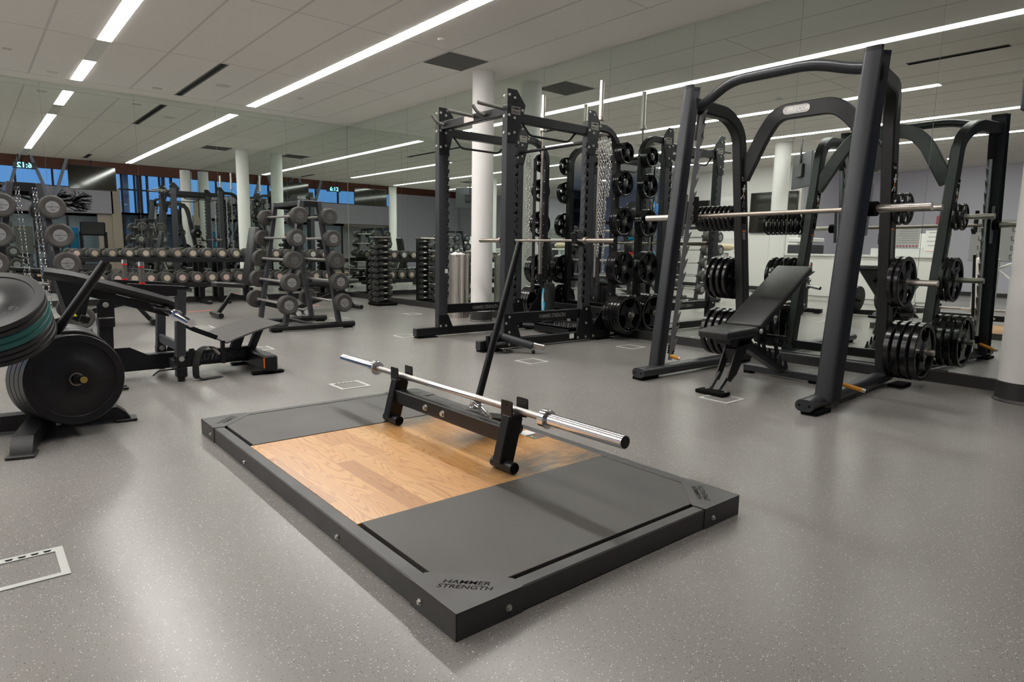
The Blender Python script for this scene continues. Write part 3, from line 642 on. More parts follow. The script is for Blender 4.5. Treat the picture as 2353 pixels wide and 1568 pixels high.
obj('sticker_logo', B().b2((1.157, 1.075, 0.0719), (1.230, 1.143, 0.0721)), 'paper', st)
for k, m_ in enumerate(('exit_green', 'pink_poster', 'yellow', 'red_plastic')): obj('sticker_dot', B().cyl((1.175+0.02*(k % 2), 1.02+0.022*(k//2), 0.0719), (1.175+0.02*(k % 2), 1.02+0.022*(k//2), 0.0723), 0.007, seg=14), m_, st)
pf.location = (-4.8811, -10.5432, 0); pf.rotation_euler = (0, 0, R(-0.28))
# ================================================================ BAR JACK with barbell on it
jk = thing('barbell_jack', 'small black steel barbell jack with a long handle standing on the wooden platform', 'barbell jack', (-4.05, -9.38, 0.0735))
Z0 = 0.0725
for y, s_ in ((-8.885, 1), (-9.79, -1)):
    lg = obj('upright', B().bar((-4.118, y, Z0+0.03), (-4.068, y, 0.293), 0.052, 0.076, (0, 1, 0), 0.004), 'frame_black', jk)
    if s_ < 0:
        d = (V(-4.068, y, 0.293)-V(-4.118, y, Z0+0.03)).normalized(); nx = V(-d.z, 0, d.x)
        text('ROGUE', 0.048, V(-4.093, y, 0.192)+nx*0.0388, d, nx.cross(d), 'white_paint', lg, 'white_lettering', 0.0006, 0, 0.95, 1.0)
    ft = obj('foot_tube', B().cyl((-4.118, y-0.075, Z0+0.025), (-4.118, y+0.055, Z0+0.025), 0.024, seg=24), 'frame_black', jk)
    obj('end_cap', B().cyl((-4.118, y-0.079, Z0+0.025), (-4.118, y-0.074, Z0+0.025), 0.0215, seg=24), 'void_black', ft)
    b = B()
    for x in (-4.100, -4.016): b.prism([(-0.026, 0.004), (0.026, 0.004), (0.034, 0.022), (0.034, 0.078), (0.029, 0.084), (-0.029, 0.084), (-0.034, 0.078), (-0.034, 0.022)], (x-0.003, y, 0.278), (0, 1, 0), (0, 0, 1), 0.006)
    b.b2((-4.103, y-0.03, 0.288), (-4.010, y+0.03, 0.300)); cr = obj('bar_cradle', b, 'frame_black', jk)
    bolt((-4.103, y, 0.345), (-1, 0, 0), 0.004, jk, 'frame_black', 'cradle_bolt')
obj('cross_beam', B().bar((-4.088, -8.90, 0.215), (-4.088, -9.78, 0.215), 0.07, 0.05, (0, 0, 1), 0.005), 'frame_black', jk)
for y in (-9.20, -9.345): bolt((-4.113, y, 0.215), (-1, 0, 0), 0.0125, jk)
obj('rear_leg', B().bar((-4.07, -9.32, 0.205), (-3.72, -9.36, Z0+0.045), 0.17, 0.045, (0, 1, 0), 0.004), 'frame_black', jk)
obj('rear_foot_tube', B().cyl((-3.725, -9.44, Z0+0.026), (-3.725, -9.24, Z0+0.026), 0.025, seg=24), 'frame_black', jk)
obj('lever_handle', B().cyl((-3.912, -9.33, 0.205), (-3.655, -9.335, 1.008), 0.0185, 0.0155, 24), 'frame_black', jk)
def coil(c, ax, r, n, pitch, wire):
    ax = Vector(ax).normalized(); x = ax.orthogonal().normalized(); y = ax.cross(x); pts = []
    for k in range(n*14+1): a = 2*PI*k/14; pts.append(Vector(c)+x*r*math.cos(a)+y*r*math.sin(a)+ax*(pitch*k/14))
    return pts
b = B(); b.tube(coil((-3.915, -9.33, 0.205), (0.3, 0, 1), 0.029, 5, 0.0075, 0.003), 0.0033, 6)
sc_ = thing('spring_collar', 'chrome spring collar with looped handles around the foot of the jack handle', 'spring collar', (-3.93, -9.33, 0.20))
obj('coil', b, 'chrome', sc_)
for dz, dy in ((0.0, 0.0), (0.016, 0.006)):
    obj('handle_loop', B().tube([(-3.935, -9.352, 0.232+dz), (-3.945, -9.40, 0.228+dz*0.6), (-3.955, -9.43, 0.244+dz), (-3.985, -9.53, 0.226+dz*0.5), (-3.985, -9.548, 0.214+dz*0.5), (-3.975, -9.53, 0.207+dz*0.5), (-3.95, -9.43, 0.214+dz), (-3.945, -9.40, 0.224+dz*0.6)], 0.0032, 6, 0.02), 'chrome', sc_)
def barbell(p, ax, L_, label, m_sleeve='chrome', m_shaft='knurl', sl=0.415, r_shaft=0.0142, r_sl=0.025, grp=None, mid=0.5):
    """Olympic bar centred at p along unit axis ax"""
    p, ax = Vector(p), Vector(ax).normalized(); t = thing('barbell', label, 'barbell', p, grp); hl = L_/2; sh = hl-sl
    obj('shaft', B().cyl(p-ax*sh, p+ax*sh, r_shaft, seg=24), m_shaft, t)
    obj('smooth_centre', B().cyl(p-ax*0.24, p+ax*0.14, r_shaft+0.0002, seg=24), m_sleeve, t)
    for s_ in (-1, 1):
        a = ax*s_
        obj('sleeve', B().cyl(p+a*(sh+0.03), p+a*hl, r_sl, seg=32), m_sleeve, t)
        obj('collar', B().lathe([(0.016, 0), (0.034, 0), (0.038, 0.004), (0.038, 0.034), (0.034, 0.038), (0.025, 0.038)], p+a*sh, a, 36), m_sleeve, t)
        obj('end_cap', B().cyl(p+a*(hl-0.001), p+a*(hl+0.002), r_sl-0.003, seg=32), 'frame_black', t)
    return t
barbell((-4.058, -9.295, 0.3165), (0, 1, -0.005), 2.165, 'shiny chrome olympic barbell lying in the cradles of the small jack')
# ================================================================ WEIGHT PLATES
def plate_proto(nm, Rr, T, m='rubber_plate', spokes=3, bump=False):
    """outer face toward -y, back face at y = 0, axis y"""
    t = thing('weight_plate', '', 'weight plate'); b = B(); ax = (0, -1, 0)
    if bump:
        b.lathe([(0.027, 0.0), (Rr-0.004, 0.0), (Rr, 0.004), (Rr, T-0.004), (Rr-0.004, T), (Rr*0.83, T), (Rr*0.815, T-0.005), (Rr*0.50, T-0.006), (Rr*0.46, T-0.001), (0.034, T-0.001), (0.027, T-0.004)], (0, 0, 0), ax, 64, True)
        obj('disc', b, m, t); obj('steel_insert', B().lathe([(0.0255, 0.001), (0.033, 0.001), (0.033, T+0.0005), (0.0255, T+0.0005)], (0, 0, 0), ax, 32, True), 'satin_steel', t)
        return t
    rim = Rr*0.16
    b.lathe([(Rr-rim, T*0.12), (Rr-0.006, 0.0), (Rr, 0.006), (Rr, T-0.006), (Rr-0.006, T), (Rr-rim*0.6, T), (Rr-rim, T*0.82)], (0, 0, 0), ax, 48, True)
    hr = Rr*0.36
    b.lathe([(0.0265, 0.0), (hr, T*0.1), (hr, T*0.8), (hr*0.7, T*0.98), (0.0265, T)], (0, 0, 0), ax, 36, True)
    wd = {3: 0.62, 4: 0.42, 5: 0.34}[spokes]
    for k in range(spokes):
        a = PI/2+2*PI*k/spokes+(PI/spokes)
        pts = []
        for da, rr in ((-wd*1.15, hr*0.97), (-wd*0.72, (hr+Rr-rim)/2), (-wd, Rr-rim*0.9), (wd, Rr-rim*0.9), (wd*0.72, (hr+Rr-rim)/2), (wd*1.15, hr*0.97)): pts.append((rr*math.cos(a+da), rr*math.sin(a+da)))
        for j in range(4): a2 = a+wd*1.15-(j+1)*(wd*2.3)/5; pts.append((hr*0.95*math.cos(a2), hr*0.95*math.sin(a2)))
        b.prism(pts, (0, -T*0.18, 0), (1, 0, 0), (0, 0, 1), T*0.55)
    obj('disc', b, m, t); obj('hub_ring', B().lathe([(0.0255, 0), (0.031, 0), (0.031, T+0.001), (0.0255, T+0.001)], (0, 0, 0), ax, 28, True), 'satin_steel', t)
    return t
PROTO = {}
def plate(kind, loc, label, grp, flip=False, rot=None):
    if kind not in PROTO: PROTO[kind] = plate_proto(kind, *SPEC[kind])
    if rot is None: rot = (0, 0, PI if flip else 0)
    return dup(PROTO[kind], loc, label, grp, rot)
SPEC = {'xs': (0.112, 0.024, 'rubber_plate', 4), 's': (0.138, 0.028, 'rubber_plate', 5), 'm': (0.158, 0.03, 'rubber_plate', 5), 'l': (0.187, 0.036, 'rubber_plate', 5), 'xl': (0.215, 0.044, 'rubber_plate', 3),
        'b1': (0.225, 0.058, 'bumper', 0, True), 'b2': (0.225, 0.028, 'bumper', 0, True), 'bt': (0.225, 0.034, 'bumper_teal', 0, True)}
def horn(p, ax, L_, parent, m='satin_steel', r=0.0245):
    p, ax = Vector(p), Vector(ax).normalized()
    h = obj('storage_horn', B().cyl(p, p+ax*L_, r, seg=24), m, parent); obj('horn_flange', B().cyl(p, p+ax*0.015, r*1.9, r*1.4, 24), 'frame_black', h); return h
def ordn(k, n): return 'outermost' if k == n-1 else ('innermost' if k == 0 else '%s from the post' % ORD[k])
def stack(kind, p, s_, n, where, grp, pitch=None):
    T = SPEC[kind][1]; pitch = pitch or T*1.04
    for k in range(n): plate(kind, (p[0], p[1]+s_*(0.02+k*pitch), p[2]), 'rubber weight plate %s, %s' % (ordn(k, n), where), grp, s_ > 0)
# ================================================================ POWER RACK
pr = thing('power_rack', 'tall black power rack with white lettered crossbeams in front of the mirror wall', 'power rack', (-1.0, -6.38, 0))
YN, YF = -6.94, -5.81; XA, XD, XE = -1.745, -0.665, -0.215; HT = 2.30
def upright(x, y, front):
    b = B(); w_ = 0.078
    b.box((x, y, (HT+0.09)/2), (0.12, w_, HT-0.09), None, 0.006)
    s_ = 1 if front else -1; tooth = B(); slot_ = B()
    for k in range(19):
        z = 0.42+k*0.088; xs = x+s_*0.06
        tooth.b2((xs, y-w_/2, z+0.034), (xs+s_*0.016, y-w_/2+0.03, z+0.078), 0.002)
        if front: slot_.b2((xs-0.012, y-w_/2-0.001, z+0.01), (xs, y-w_/2+0.002, z+0.028))
        else: slot_.b2((xs, y-w_/2-0.001, z), (xs+0.03, y-w_/2+0.002, z+0.022)); slot_.b2((xs+0.008, y-w_/2-0.001, z+0.0), (xs+0.03, y-w_/2+0.002, z+0.05))
    return multi('upright', [(b, 'frame_char'), (tooth, 'frame_char'), (slot_, 'void_black')], pr)
def gusset(x, y, s_, name, pts, bolts, z0, out):
    g = obj('gusset_plate', B().prism(pts, (x, y, z0), (1, 0, 0), (0, 0, 1), 0.008 if out > 0 else -0.008), 'frame_black', pr)
    for bx, bz in bolts: bolt((x+bx, y-0.009*1, z0+bz), (0, -1, 0), 0.011, pr)
    return g
for y in (YN, YF):
    obj('base_rail', B().bar((-2.085, y, 0.062), (-0.03, y, 0.062), 0.075, 0.088, (0, 1, 0), 0.005), 'frame_black', pr)
    obj('rail_cap', B().b2((-2.09, y-0.034, 0.024), (-2.083, y+0.034, 0.100)), 'frame_char', pr)
    for x in (-1.95, -0.35): obj('rubber_foot', B().b2((x-0.12, y-0.06, 0), (x+0.12, y+0.05, 0.012)).b2((x-0.05, y-0.04, 0.01), (x+0.05, y+0.04, 0.022)), 'void_black', pr)
    for x, f in ((XA, True), (XD, False)):
        upright(x, y, f)
        # base gusset on the near face
        gusset(x, y-0.040, 0, '', [(-0.15, 0), (0.15, 0), (0.15, 0.045), (0.06, 0.36), (-0.06, 0.36), (-0.15, 0.045)] if x == XD else [(-0.06, 0), (0.17, 0), (0.17, 0.045), (0.06, 0.33), (-0.06, 0.33)] if y == YN else [(-0.06, 0.07), (0.13, 0.07), (0.062, 0.22), (-0.06, 0.22)],
               [(0, 0.33), (0, 0.18), (0, 0.03), (-0.12, 0.03), (0.12, 0.03)] if x == XD else ([(0, 0.30), (0, 0.15), (0.0, 0.03), (-0.04, 0.24), (-0.04, 0.08)] if y == YN else [(0.03, 0.10), (-0.04, 0.10)]), 0.02, 1)
    # storage post that curves forward into the top
    sp_ = (B().rtube([(XE, y, 0.08), (XE, y, 2.12), (XE-0.14, y, 2.255), (XD, y, 2.262)], 0.076, 0.07, (0, 1, 0), 0.12))
    b = B()
    for k in range(12): b.cyl((XE-0.041, y-0.02, 0.5+k*0.13), (XE-0.036, y-0.02, 0.5+k*0.13), 0.006, seg=8)
    multi('storage_post', [(sp_, 'frame_black'), (b, 'bolt_zinc')], pr)
    # top side beam front to back, with top gussets
    obj('top_side_beam', B().bar((XA+0.05, y, 2.20), (XD-0.05, y, 2.20), 0.07, 0.085, (0, 1, 0), 0.005), 'frame_black', pr)
    for x, s_ in ((XA, 1), (XD, 1)):
        P_ = [(-0.065, -0.02), (0.055, -0.02), (0.155, 0.33), (0.06, 0.44), (0.045, 0.455), (-0.065, 0.455)] if x == XA else [(-0.06, -0.02), (0.05, -0.02), (0.13, 0.27), (0.11, 0.33), (0.04, 0.42), (-0.06, 0.42)]
        g = gusset(x, y-0.041, 0, '', P_, [(-0.045, 0.40), (0.02, 0.38), (0.115, 0.28), (-0.045, 0.22), (0.02, 0.2), (-0.045, 0.05), (0.02, 0.07)], 1.985, 1)
        obj('badge', B().b2((x-0.02, y-0.0515, 2.22), (x+0.09, y-0.049, 2.29), 0), 'satin_steel', g)
        text('HAMMER', 0.032, (x+0.035, y-0.0525, 2.272), (1, 0, 0), (0, 0, 1), 'void_black', g, 'badge_lettering', 0.0002, 0, 0.8); text('STRENGTH', 0.032, (x+0.035, y-0.0525, 2.238), (1, 0, 0), (0, 0, 1), 'void_black', g, 'badge_lettering', 0.0002, 0, 0.62)
        if x == XA:
            for z in (2.05, 2.2, 2.38): bolt((x-0.061, y, z), (-1, 0, 0), 0.011, pr)
    # lower crossbeam with lettering
    cb = obj('lower_crossbeam', B().bar((XA+0.06, y, 0.305), (XD-0.06, y, 0.305), 0.05, 0.10, (0, 1, 0), 0.004), 'frame_black', pr)
    text('HAMMER STRENGTH', 0.058, (XA+0.60, y-0.0262, 0.302), (1, 0, 0), (0, 0, 1), 'label_silver', cb, 'white_lettering', 0.0006, 0, 0.72, 0.95)
    obj('white_sticker', B().b2((-0.90, y-0.0395, 0.045), (-0.835, y-0.038, 0.095)), 'paper', pr); obj('white_sticker', B().b2((-0.25, y-0.0395, 0.045), (-0.19, y-0.038, 0.095)), 'paper', pr)
    obj('warning_sticker', B().b2((XA+0.02, y-0.0405, 0.70), (XA+0.058, y-0.039, 0.745)), 'paper', pr)
    obj('lower_web', B().prism([(0, 0), (0.33, 0), (0.33, 0.34), (0.30, 0.34)], (-0.56, y+0.003, 0.105), (1, 0, 0), (0, 0, 1), 0.006), 'frame_black', pr)
    # dip style loop under the side beam
    obj('loop_grip', B().tube([(XA+0.16, y, 2.16), (XA+0.26, y, 2.06), (XD-0.30, y, 2.06), (XD-0.20, y, 2.16)], 0.011, 8, 0.04), 'frame_black', pr)
# front top beam (pull up beam) between the front uprights and rear crossmembers
obj('pull_up_beam', B().bar((XA-0.02, YF-0.03, 2.25), (XA-0.02, YN+0.03, 2.25), 0.07, 0.085, (1, 0, 0), 0.005), 'frame_black', pr)
for y in (-6.41, -6.90): obj('pull_up_grip', B().tube([(XA-0.03, y, 2.275), (XA-0.34, y, 2.285)], 0.017, 14), 'vinyl_grey2', pr)
for y in (-5.92, -6.62): obj('pull_up_grip', B().tube([(XA-0.04, y, 2.255), (XA-0.13, y, 2.262), (XA-0.17, y+0.03, 2.335)], 0.017, 14, 0.05), 'vinyl_grey2', pr)
obj('beam_badge', B().b2((XA-0.062, -6.46, 2.22), (XA-0.058, -6.30, 2.28)), 'satin_steel', pr)
obj('rear_top_bar', B().cyl((XD+0.02, YN, 2.10), (XD+0.02, YF, 2.10), 0.018, seg=14), 'frame_black', pr)
obj('rear_crossbeam', B().bar((XE, YN, 0.30), (XE, YF, 0.30), 0.05, 0.07, (1, 0, 0), 0.004), 'frame_black', pr)
obj('rear_low_beam', B().tube([(XD+0.1, YN+0.04, 0.06), (XD+0.26, YN+0.30, 0.06), (XD+0.26, YF-0.30, 0.06), (XD+0.1, YF-0.04, 0.06)], 0.035, 8), 'frame_black', pr)
stp = (B().b2((XD+0.06, YN+0.28, 0.09), (XD+0.44, YF-0.28, 0.105)).b2((XD+0.06, YN+0.28, 0.02), (XD+0.09, YF-0.28, 0.105)))
b = B()
for i in range(9):
    for j in range(14): b.box((XD+0.09+i*0.04, YN+0.31+j*0.039, 0.107), (0.022, 0.005, 0.003), (0, 0, R(45 if (i+j) % 2 else -45)))
multi('step_plate', [(stp, 'frame_black'), (b, 'tooth_grey')], pr)
# J hooks
for y in (YN, YF):
    b = B(); b.b2((XD-0.075, y-0.045, 1.02), (XD-0.062, y+0.045, 1.18)); b.prism([(0, 0), (-0.10, 0.0), (-0.14, 0.11), (-0.12, 0.115), (-0.085, 0.035), (0, 0.04)], (XD-0.065, y-0.03, 1.04), (1, 0, 0), (0, 0, 1), -0.06)
    jh = obj('bar_hook', b, 'frame_black', pr); obj('hook_knob', B().cyl((XD, y-0.045, 1.17), (XD, y-0.07, 1.17), 0.012, seg=12), 'chrome', jh)
# plates and horns on the storage posts
GP = 'plates on the power rack'
ZS = [(2.02, 'xs', 4, 'top'), (1.70, 's', 3, 'second'), (1.29, 'm', 3, 'third'), (0.79, 'l', 3, 'fourth'), (0.285, 'xl', 5, 'lowest')]
for z, kd, n_, wh in ZS:
    zz = {2.02: 2.03, 0.79: 0.73, 0.285: 0.315}.get(z, z); n2 = {'xl': 4, 'xs': 2, 's': 2, 'm': 2, 'l': 3}[kd]
    horn((XE, YN-0.035, z), (0, -1, 0), 0.02+n_*SPEC[kd][1]*1.04+(0.04 if kd == 'xl' else 0.012), pr, 'satin_steel', 0.0245 if kd == 'xl' else 0.016); stack(kd, (XE, YN-0.035, z), -1, n_, wh+' right horn of the power rack', GP)
    horn((XE, YF+0.035, zz), (0, 1, 0), 0.02+n2*SPEC[kd][1]*1.04+0.015, pr, 'satin_steel', 0.016); stack(kd, (XE, YF+0.035, zz), 1, n2, wh+' left horn of the power rack', GP)
barbell((XD-0.135, -6.37, 1.075), (0, 1, 0), 2.2, 'dull olympic barbell resting on the hooks of the power rack', 'warm_bar', 'warm_bar')
for y, w_ in ((-6.82, 'right'), (-5.90, 'left')): 
    t = barbell((-0.36, y, 1.72), (0, 0, 1), 2.13, 'bare barbell stored upright at the %s rear of the power rack' % w_, 'satin_steel', 'warm_bar')
obj('bar_holder', B().cyl((-0.36, -6.82, 0.56), (-0.36, -6.82, 0.68), 0.03, seg=16).bar((-0.36, -6.82, 0.6), (XE, -6.9, 0.6), 0.03, 0.03), 'frame_black', pr)
obj('bar_holder', B().cyl((-0.36, -5.90, 0.56), (-0.36, -5.90, 0.68), 0.03, seg=16).bar((-0.36, -5.90, 0.6), (XE, -5.84, 0.6), 0.03, 0.03), 'frame_black', pr)
# chains and straps hanging at the back
def chain_thing(x, y, z0, z1, label, sway=0.0, wire=0.0046):
    n_ = int((z0-z1)/0.034)
    return one('hanging_chain', B().chain(lambda i: (V(x+0.004*math.sin(i), y+sway*i/n_, z0-i*0.034), V(0.0, sway/n_*3, -1), V(1, 0.2, 0)), n_, wire, 0.047, 0.030), 'chain_steel', label, 'chain', 'chains hanging in the racks')
hk = obj('chain_hook', B().b2((-0.50, -6.96, 2.20), (-0.34, -6.74, 2.215)), 'satin_steel', pr)
chain_thing(-0.485, -6.955, 2.15, 0.86, 'long heavy chain hanging behind the right upright of the power rack, left strand')
chain_thing(-0.465, -6.975, 2.15, 1.1, 'heavy chain hanging behind the right upright of the power rack, second strand')
chain_thing(-0.40, -6.96, 2.13, 0.70, 'thin long chain at the right upright of the power rack, beside the black strap')
chain_thing(-0.37, -6.975, 2.15, 1.52, 'short chain hanging rightmost behind the right upright of the power rack')
chain_thing(-0.52, -5.80, 2.16, 0.86, 'heavy chain hanging behind the left rear upright of the power rack', -0.02)
chain_thing(-0.505, -5.83, 2.14, 0.95, 'second chain strand hanging at the left rear of the power rack', -0.015)
for y, w_ in ((-6.93, 'right'), (-5.87, 'left')):
    one('hanging_strap', B().b2((-0.45, y-0.025, 0.55), (-0.44, y+0.025, 2.05), 0.002).b2((-0.46, y-0.03, 0.45), (-0.43, y+0.03, 0.62), 0.01), 'cloth_black', 'wide black strap hanging among the chains at the %s rear of the power rack' % w_, 'strap', 'black straps')
t = thing('bar_pad', 'upright black soft bar pad with a blue oval logo standing on the rack step', 'bar pad', (-0.47, -6.19, 0.105))
obj('pad_body', B().lathe([(0, 0.0), (0.055, 0.0), (0.072, 0.02), (0.068, 0.2), (0.074, 0.34), (0.066, 0.46), (0.05, 0.48), (0, 0.47)], (-0.47, -6.19, 0.106), (0, 0, 1), 28), 'cloth_black', t)
o_ = obj('oval_logo', B().cyl((-0.54, -6.165, 0.37), (-0.537, -6.165, 0.37), 0.03, seg=28), 'cyan', t)
for v in o_.data.vertices: v.co.z = 0.37+(v.co.z-0.37)*5.2
text('HAMPTON', 0.034, (-0.542, -6.165, 0.37), (0, 0, -1), (0, 1, 0), 'paper', t, 'white_lettering', 0.0005, 0, 1.2)
# landmine attachment at the near front foot
lm = thing('landmine_attachment', 'black landmine pivot with a short chrome ended tube at the foot of the power rack', 'landmine', (-1.98, -7.06, 0))
obj('bracket', B().b2((-2.03, -7.02, 0.04), (-1.86, -6.98, 0.16), 0.004).b2((-1.98, -7.09, 0.045), (-1.84, -6.98, 0.06)), 'frame_black', lm)
obj('swivel', B().cyl((-1.99, -7.06, 0.155), (-1.90, -7.02, 0.155), 0.045, seg=24).b2((-2.02, -7.13, 0.075), (-1.88, -7.03, 0.105), 0.01), 'frame_char', lm)
obj('sleeve_tube', B().cyl((-1.90, -7.07, 0.15), (-1.72, -7.30, 0.075), 0.036, seg=24), 'frame_char', lm)
obj('clamp', B().cyl((-1.715, -7.31, 0.03), (-1.715, -7.31, 0.11), 0.012, seg=14).box((-1.68, -7.35, 0.075), (0.11, 0.05, 0.045), (0, 0.2, -0.8), 0.006), 'satin_steel', lm)
obj('clamp_knob', B().sph((-1.715, -7.31, 0.02), 0.02, 12), 'frame_black', lm)
obj('rocker_loop', B().tube([(-1.98, -7.12, 0.012), (-1.93, -7.18, 0.012), (-1.82, -7.15, 0.012), (-1.84, -7.06, 0.012)], 0.007, 8, 0.03), 'frame_black', lm)
# steel bin
t = thing('waste_bin', 'tall brushed steel cylinder bin with paper on top beside the white column', 'bin', (-0.42, -4.27, 0))
obj('body', B().lathe([(0, 0.0), (0.152, 0.0), (0.152, 0.86), (0.158, 0.862), (0.158, 0.885), (0.145, 0.885), (0.145, 0.80), (0, 0.80)], (-0.42, -4.27, 0), (0, 0, 1), 48), 'brushed_bin', t)
b = B().sph((-0.42, -4.27, 0.875), 0.11, 14, (1.1, 0.9, 0.35))
for v in b.bm.verts: v.co += Vector((random.uniform(-1, 1), random.uniform(-1, 1), random.uniform(-1, 1)))*0.012
tag(center(obj('paper_towel', b, 'paper')), 'crumpled white paper towel lying in the top of the steel bin', 'paper towel')
# ================================================================ SMITH MACHINE
sm = thing('smith_machine', 'large black smith machine with leaning uprights and an arched rear beam', 'smith machine', (-1.2, -9.34, 0))
YL, YR = -8.685, -10.005
def up_at(z): return -1.66+0.13*z            # x of the front upright at height z
def stadium(w_, h, n=6):
    r = min(w_, h)/2; a = max(w_, h)/2-r; p = []
    for k in range(n+1): t = -PI/2+PI*k/n; p.append((a+r*math.cos(t), r*math.sin(t)))
    for k in range(n+1): t = PI/2+PI*k/n; p.append((-a+r*math.cos(t), r*math.sin(t)))
    return p if w_ >= h else [(y, x) for x, y in reversed(p)]
def dprof(s_):      # upright section: flat sides, rounded front
    p = []; a, w_ = (0.045, 0.045) if s_ > 0 else (0.078, 0.058)
    for k in range(9): t = PI/2+PI*k/8; p.append((-0.035+0.022*math.cos(t), w_*(1 if abs(math.sin(t)) > .999 else math.copysign(abs(math.sin(t))**0.42, math.sin(t)))))
    return p+[(a-0.008, -w_), (a, -w_+0.008), (a, w_-0.008), (a-0.008, w_)]
for y, s_ in ((YL, 1), (YR, -1)):
    yr = -8.72 if s_ > 0 else -9.885
    obj('foot_rail', B().sweep([(-1.90, y-s_*0.02, 0.058), (-0.37, yr, 0.058)], stadium(0.115, 0.075), (0, 1, 0)), 'precor_grey', sm)
    for dy in (-0.03, 0.03): obj('end_screw', B().cyl((-1.903, y-s_*0.02+dy, 0.058), (-1.899, y-s_*0.02+dy, 0.058), 0.007, seg=12), 'void_black', sm)
    for x in (-1.78, -0.42): obj('rubber_foot', B().b2((x-0.1, y-0.05, 0), (x+0.1, y+0.05, 0.024), 0.004), 'void_black', sm)
    b = B().sweep([(up_at(0.06), y, 0.06), (up_at(2.20), y, 2.20)], dprof(s_), (1, 0, 0))
    u = obj('front_upright', b, 'precor_grey', sm)
    obj('top_cap', B().sweep([(up_at(2.20), y, 2.20), (up_at(2.232), y, 2.232)], dprof(s_), (1, 0, 0)), 'frame_black', u)
    # saw tooth rail on the inner side
    b = B(); yy = y-s_*0.046; pts = [(0.0, 0.14), (0.0, 2.02)]
    for k in range(17, -1, -1):
        z = 0.20+k*0.105; pts += [(0.050, z+0.075), (0.085, z+0.095), (0.062, z+0.03), (0.045, z+0.0)]
    poly = [(up_at(z)+0.075+dx, z) for dx, z in pts]
    b.prism(poly, (0, yy, 0), (1, 0, 0), (0, 0, 1), 0.006); obj('tooth_rail', b, 'tooth_grey', sm)
    obj('guide_rod', B().cyl((up_at(0.12)+0.135, y-s_*0.02, 0.12), (up_at(2.02)+0.135, y-s_*0.02, 2.02), 0.015, seg=20), 'chrome', sm)
    obj('rod_holder', B().bar((up_at(1.80)+0.135, y-s_*0.02, 1.84), (up_at(2.06)+0.135, y-s_*0.02, 2.06), 0.05, 0.05, (0, 1, 0), 0.004), 'frame_black', sm)
    obj('rubber_spring', B().lathe([(0.016, 0), (0.03, 0.005), (0.022, 0.015), (0.03, 0.025), (0.022, 0.035), (0.03, 0.045), (0.022, 0.055), (0.03, 0.065), (0.016, 0.075)], (up_at(0.16)+0.135, y-s_*0.02, 0.17), (0.19, 0, 1), 20), 'void_black', sm)
    # bar carriage
    obj('carriage', B().bar((up_at(1.12)+0.135, y+s_*0.03, 1.10), (up_at(1.43)+0.135, y+s_*0.03, 1.43), 0.012, 0.06, (0, 1, 0), 0.006), 'tooth_grey', sm)
    obj('safety_hook', B().bar((up_at(1.25)+0.12, y-s_*0.10, 1.20), (up_at(1.42)+0.09, y-s_*0.10, 1.40), 0.03, 0.03, (0, 1, 0), 0.004).bar((up_at(1.2)+0.15, y-s_*0.10, 1.19), (up_at(1.2)+0.20, y-s_*0.10, 1.23), 0.03, 0.02, (0, 1, 0), 0.003), 'frame_black', sm)
    # rear post leaning forward and curving into the front upright
    rp_ = obj('rear_post', B().rtube([(-0.43, yr, 0.07), (-0.70, yr, 1.72), (-0.735, yr, 1.96), (-0.90, (y+yr)/2, 2.09), (up_at(2.1)+0.03, y, 2.10)], 0.085, 0.10, (0, 1, 0), 0.22), 'frame_char' if 0 else 'precor_dark', sm)
    def px_(z): return -0.438-0.164*z
    # instruction labels on the near face
    yn = yr-0.0432; q0 = thing
    obj('instruction_label', B().prism([(px_(1.62)-0.035, 1.62), (px_(1.62)+0.03, 1.62), (px_(1.22)+0.03, 1.22), (px_(1.22)-0.035, 1.22)], (0, yn, 0), (1, 0, 0), (0, 0, 1), 0.0006), 'void_black', rp_)
    text('Squat' if s_ < 0 else 'Bench\nPress', 0.026 if s_ < 0 else 0.02, (px_(1.59), yn-0.001, 1.59), (1, 0, 0), (-0.164, 0, 1), 'paper', rp_, 'white_lettering', 0.0003, 0, 0.95)
    fz = 1.475; fx = px_(fz); F_ = 1.45
    fig = B().cyl((fx+0.005, yn-0.0015, fz+0.042), (fx+0.005, yn-0.0005, fz+0.042), 0.007, seg=12)
    fig.bar((fx+0.004, yn-0.001, fz+0.034), (fx+0.0, yn-0.001, fz+0.008), 0.001, 0.016, (0, 1, 0)).bar((fx-0.004, yn-0.001, fz+0.03), (fx-0.016, yn-0.001, fz+0.02), 0.001, 0.005, (0, 1, 0)).bar((fx+0.01, yn-0.001, fz+0.03), (fx+0.02, yn-0.001, fz+0.024), 0.001, 0.005, (0, 1, 0))
    fig.bar((fx-0.004, yn-0.001, fz-0.012), (fx-0.026, yn-0.001, fz-0.034), 0.001, 0.006, (0, 1, 0)).bar((fx+0.006, yn-0.001, fz-0.012), (fx+0.01, yn-0.001, fz-0.034), 0.001, 0.006, (0, 1, 0))
    for v in fig.bm.verts: v.co.x = fx+(v.co.x-fx)*F_; v.co.z = fz+(v.co.z-fz)*F_
    obj('figure_print', fig, 'paper', rp_); obj('figure_print_orange', B().bar((fx, yn-0.001, fz+0.008), (fx-0.001, yn-0.001, fz-0.014), 0.001, 0.014, (0, 1, 0)), 'orange_label', rp_)
    for zc in (1.385, 1.31):
        xc = px_(zc); obj('machine_print', B().tube([(xc-0.016, yn-0.0008, zc-0.03), (xc-0.006, yn-0.0008, zc+0.028), (xc+0.008, yn-0.0008, zc+0.028), (xc+0.018, yn-0.0008, zc-0.03)], 0.0012, 4, closed=True), 'print_grey', rp_)
    obj('warning_header', B().b2((px_(1.165)-0.03, yn-0.001, 1.155), (px_(1.165)+0.025, yn, 1.17)), 'orange_label', rp_)
    b = B()
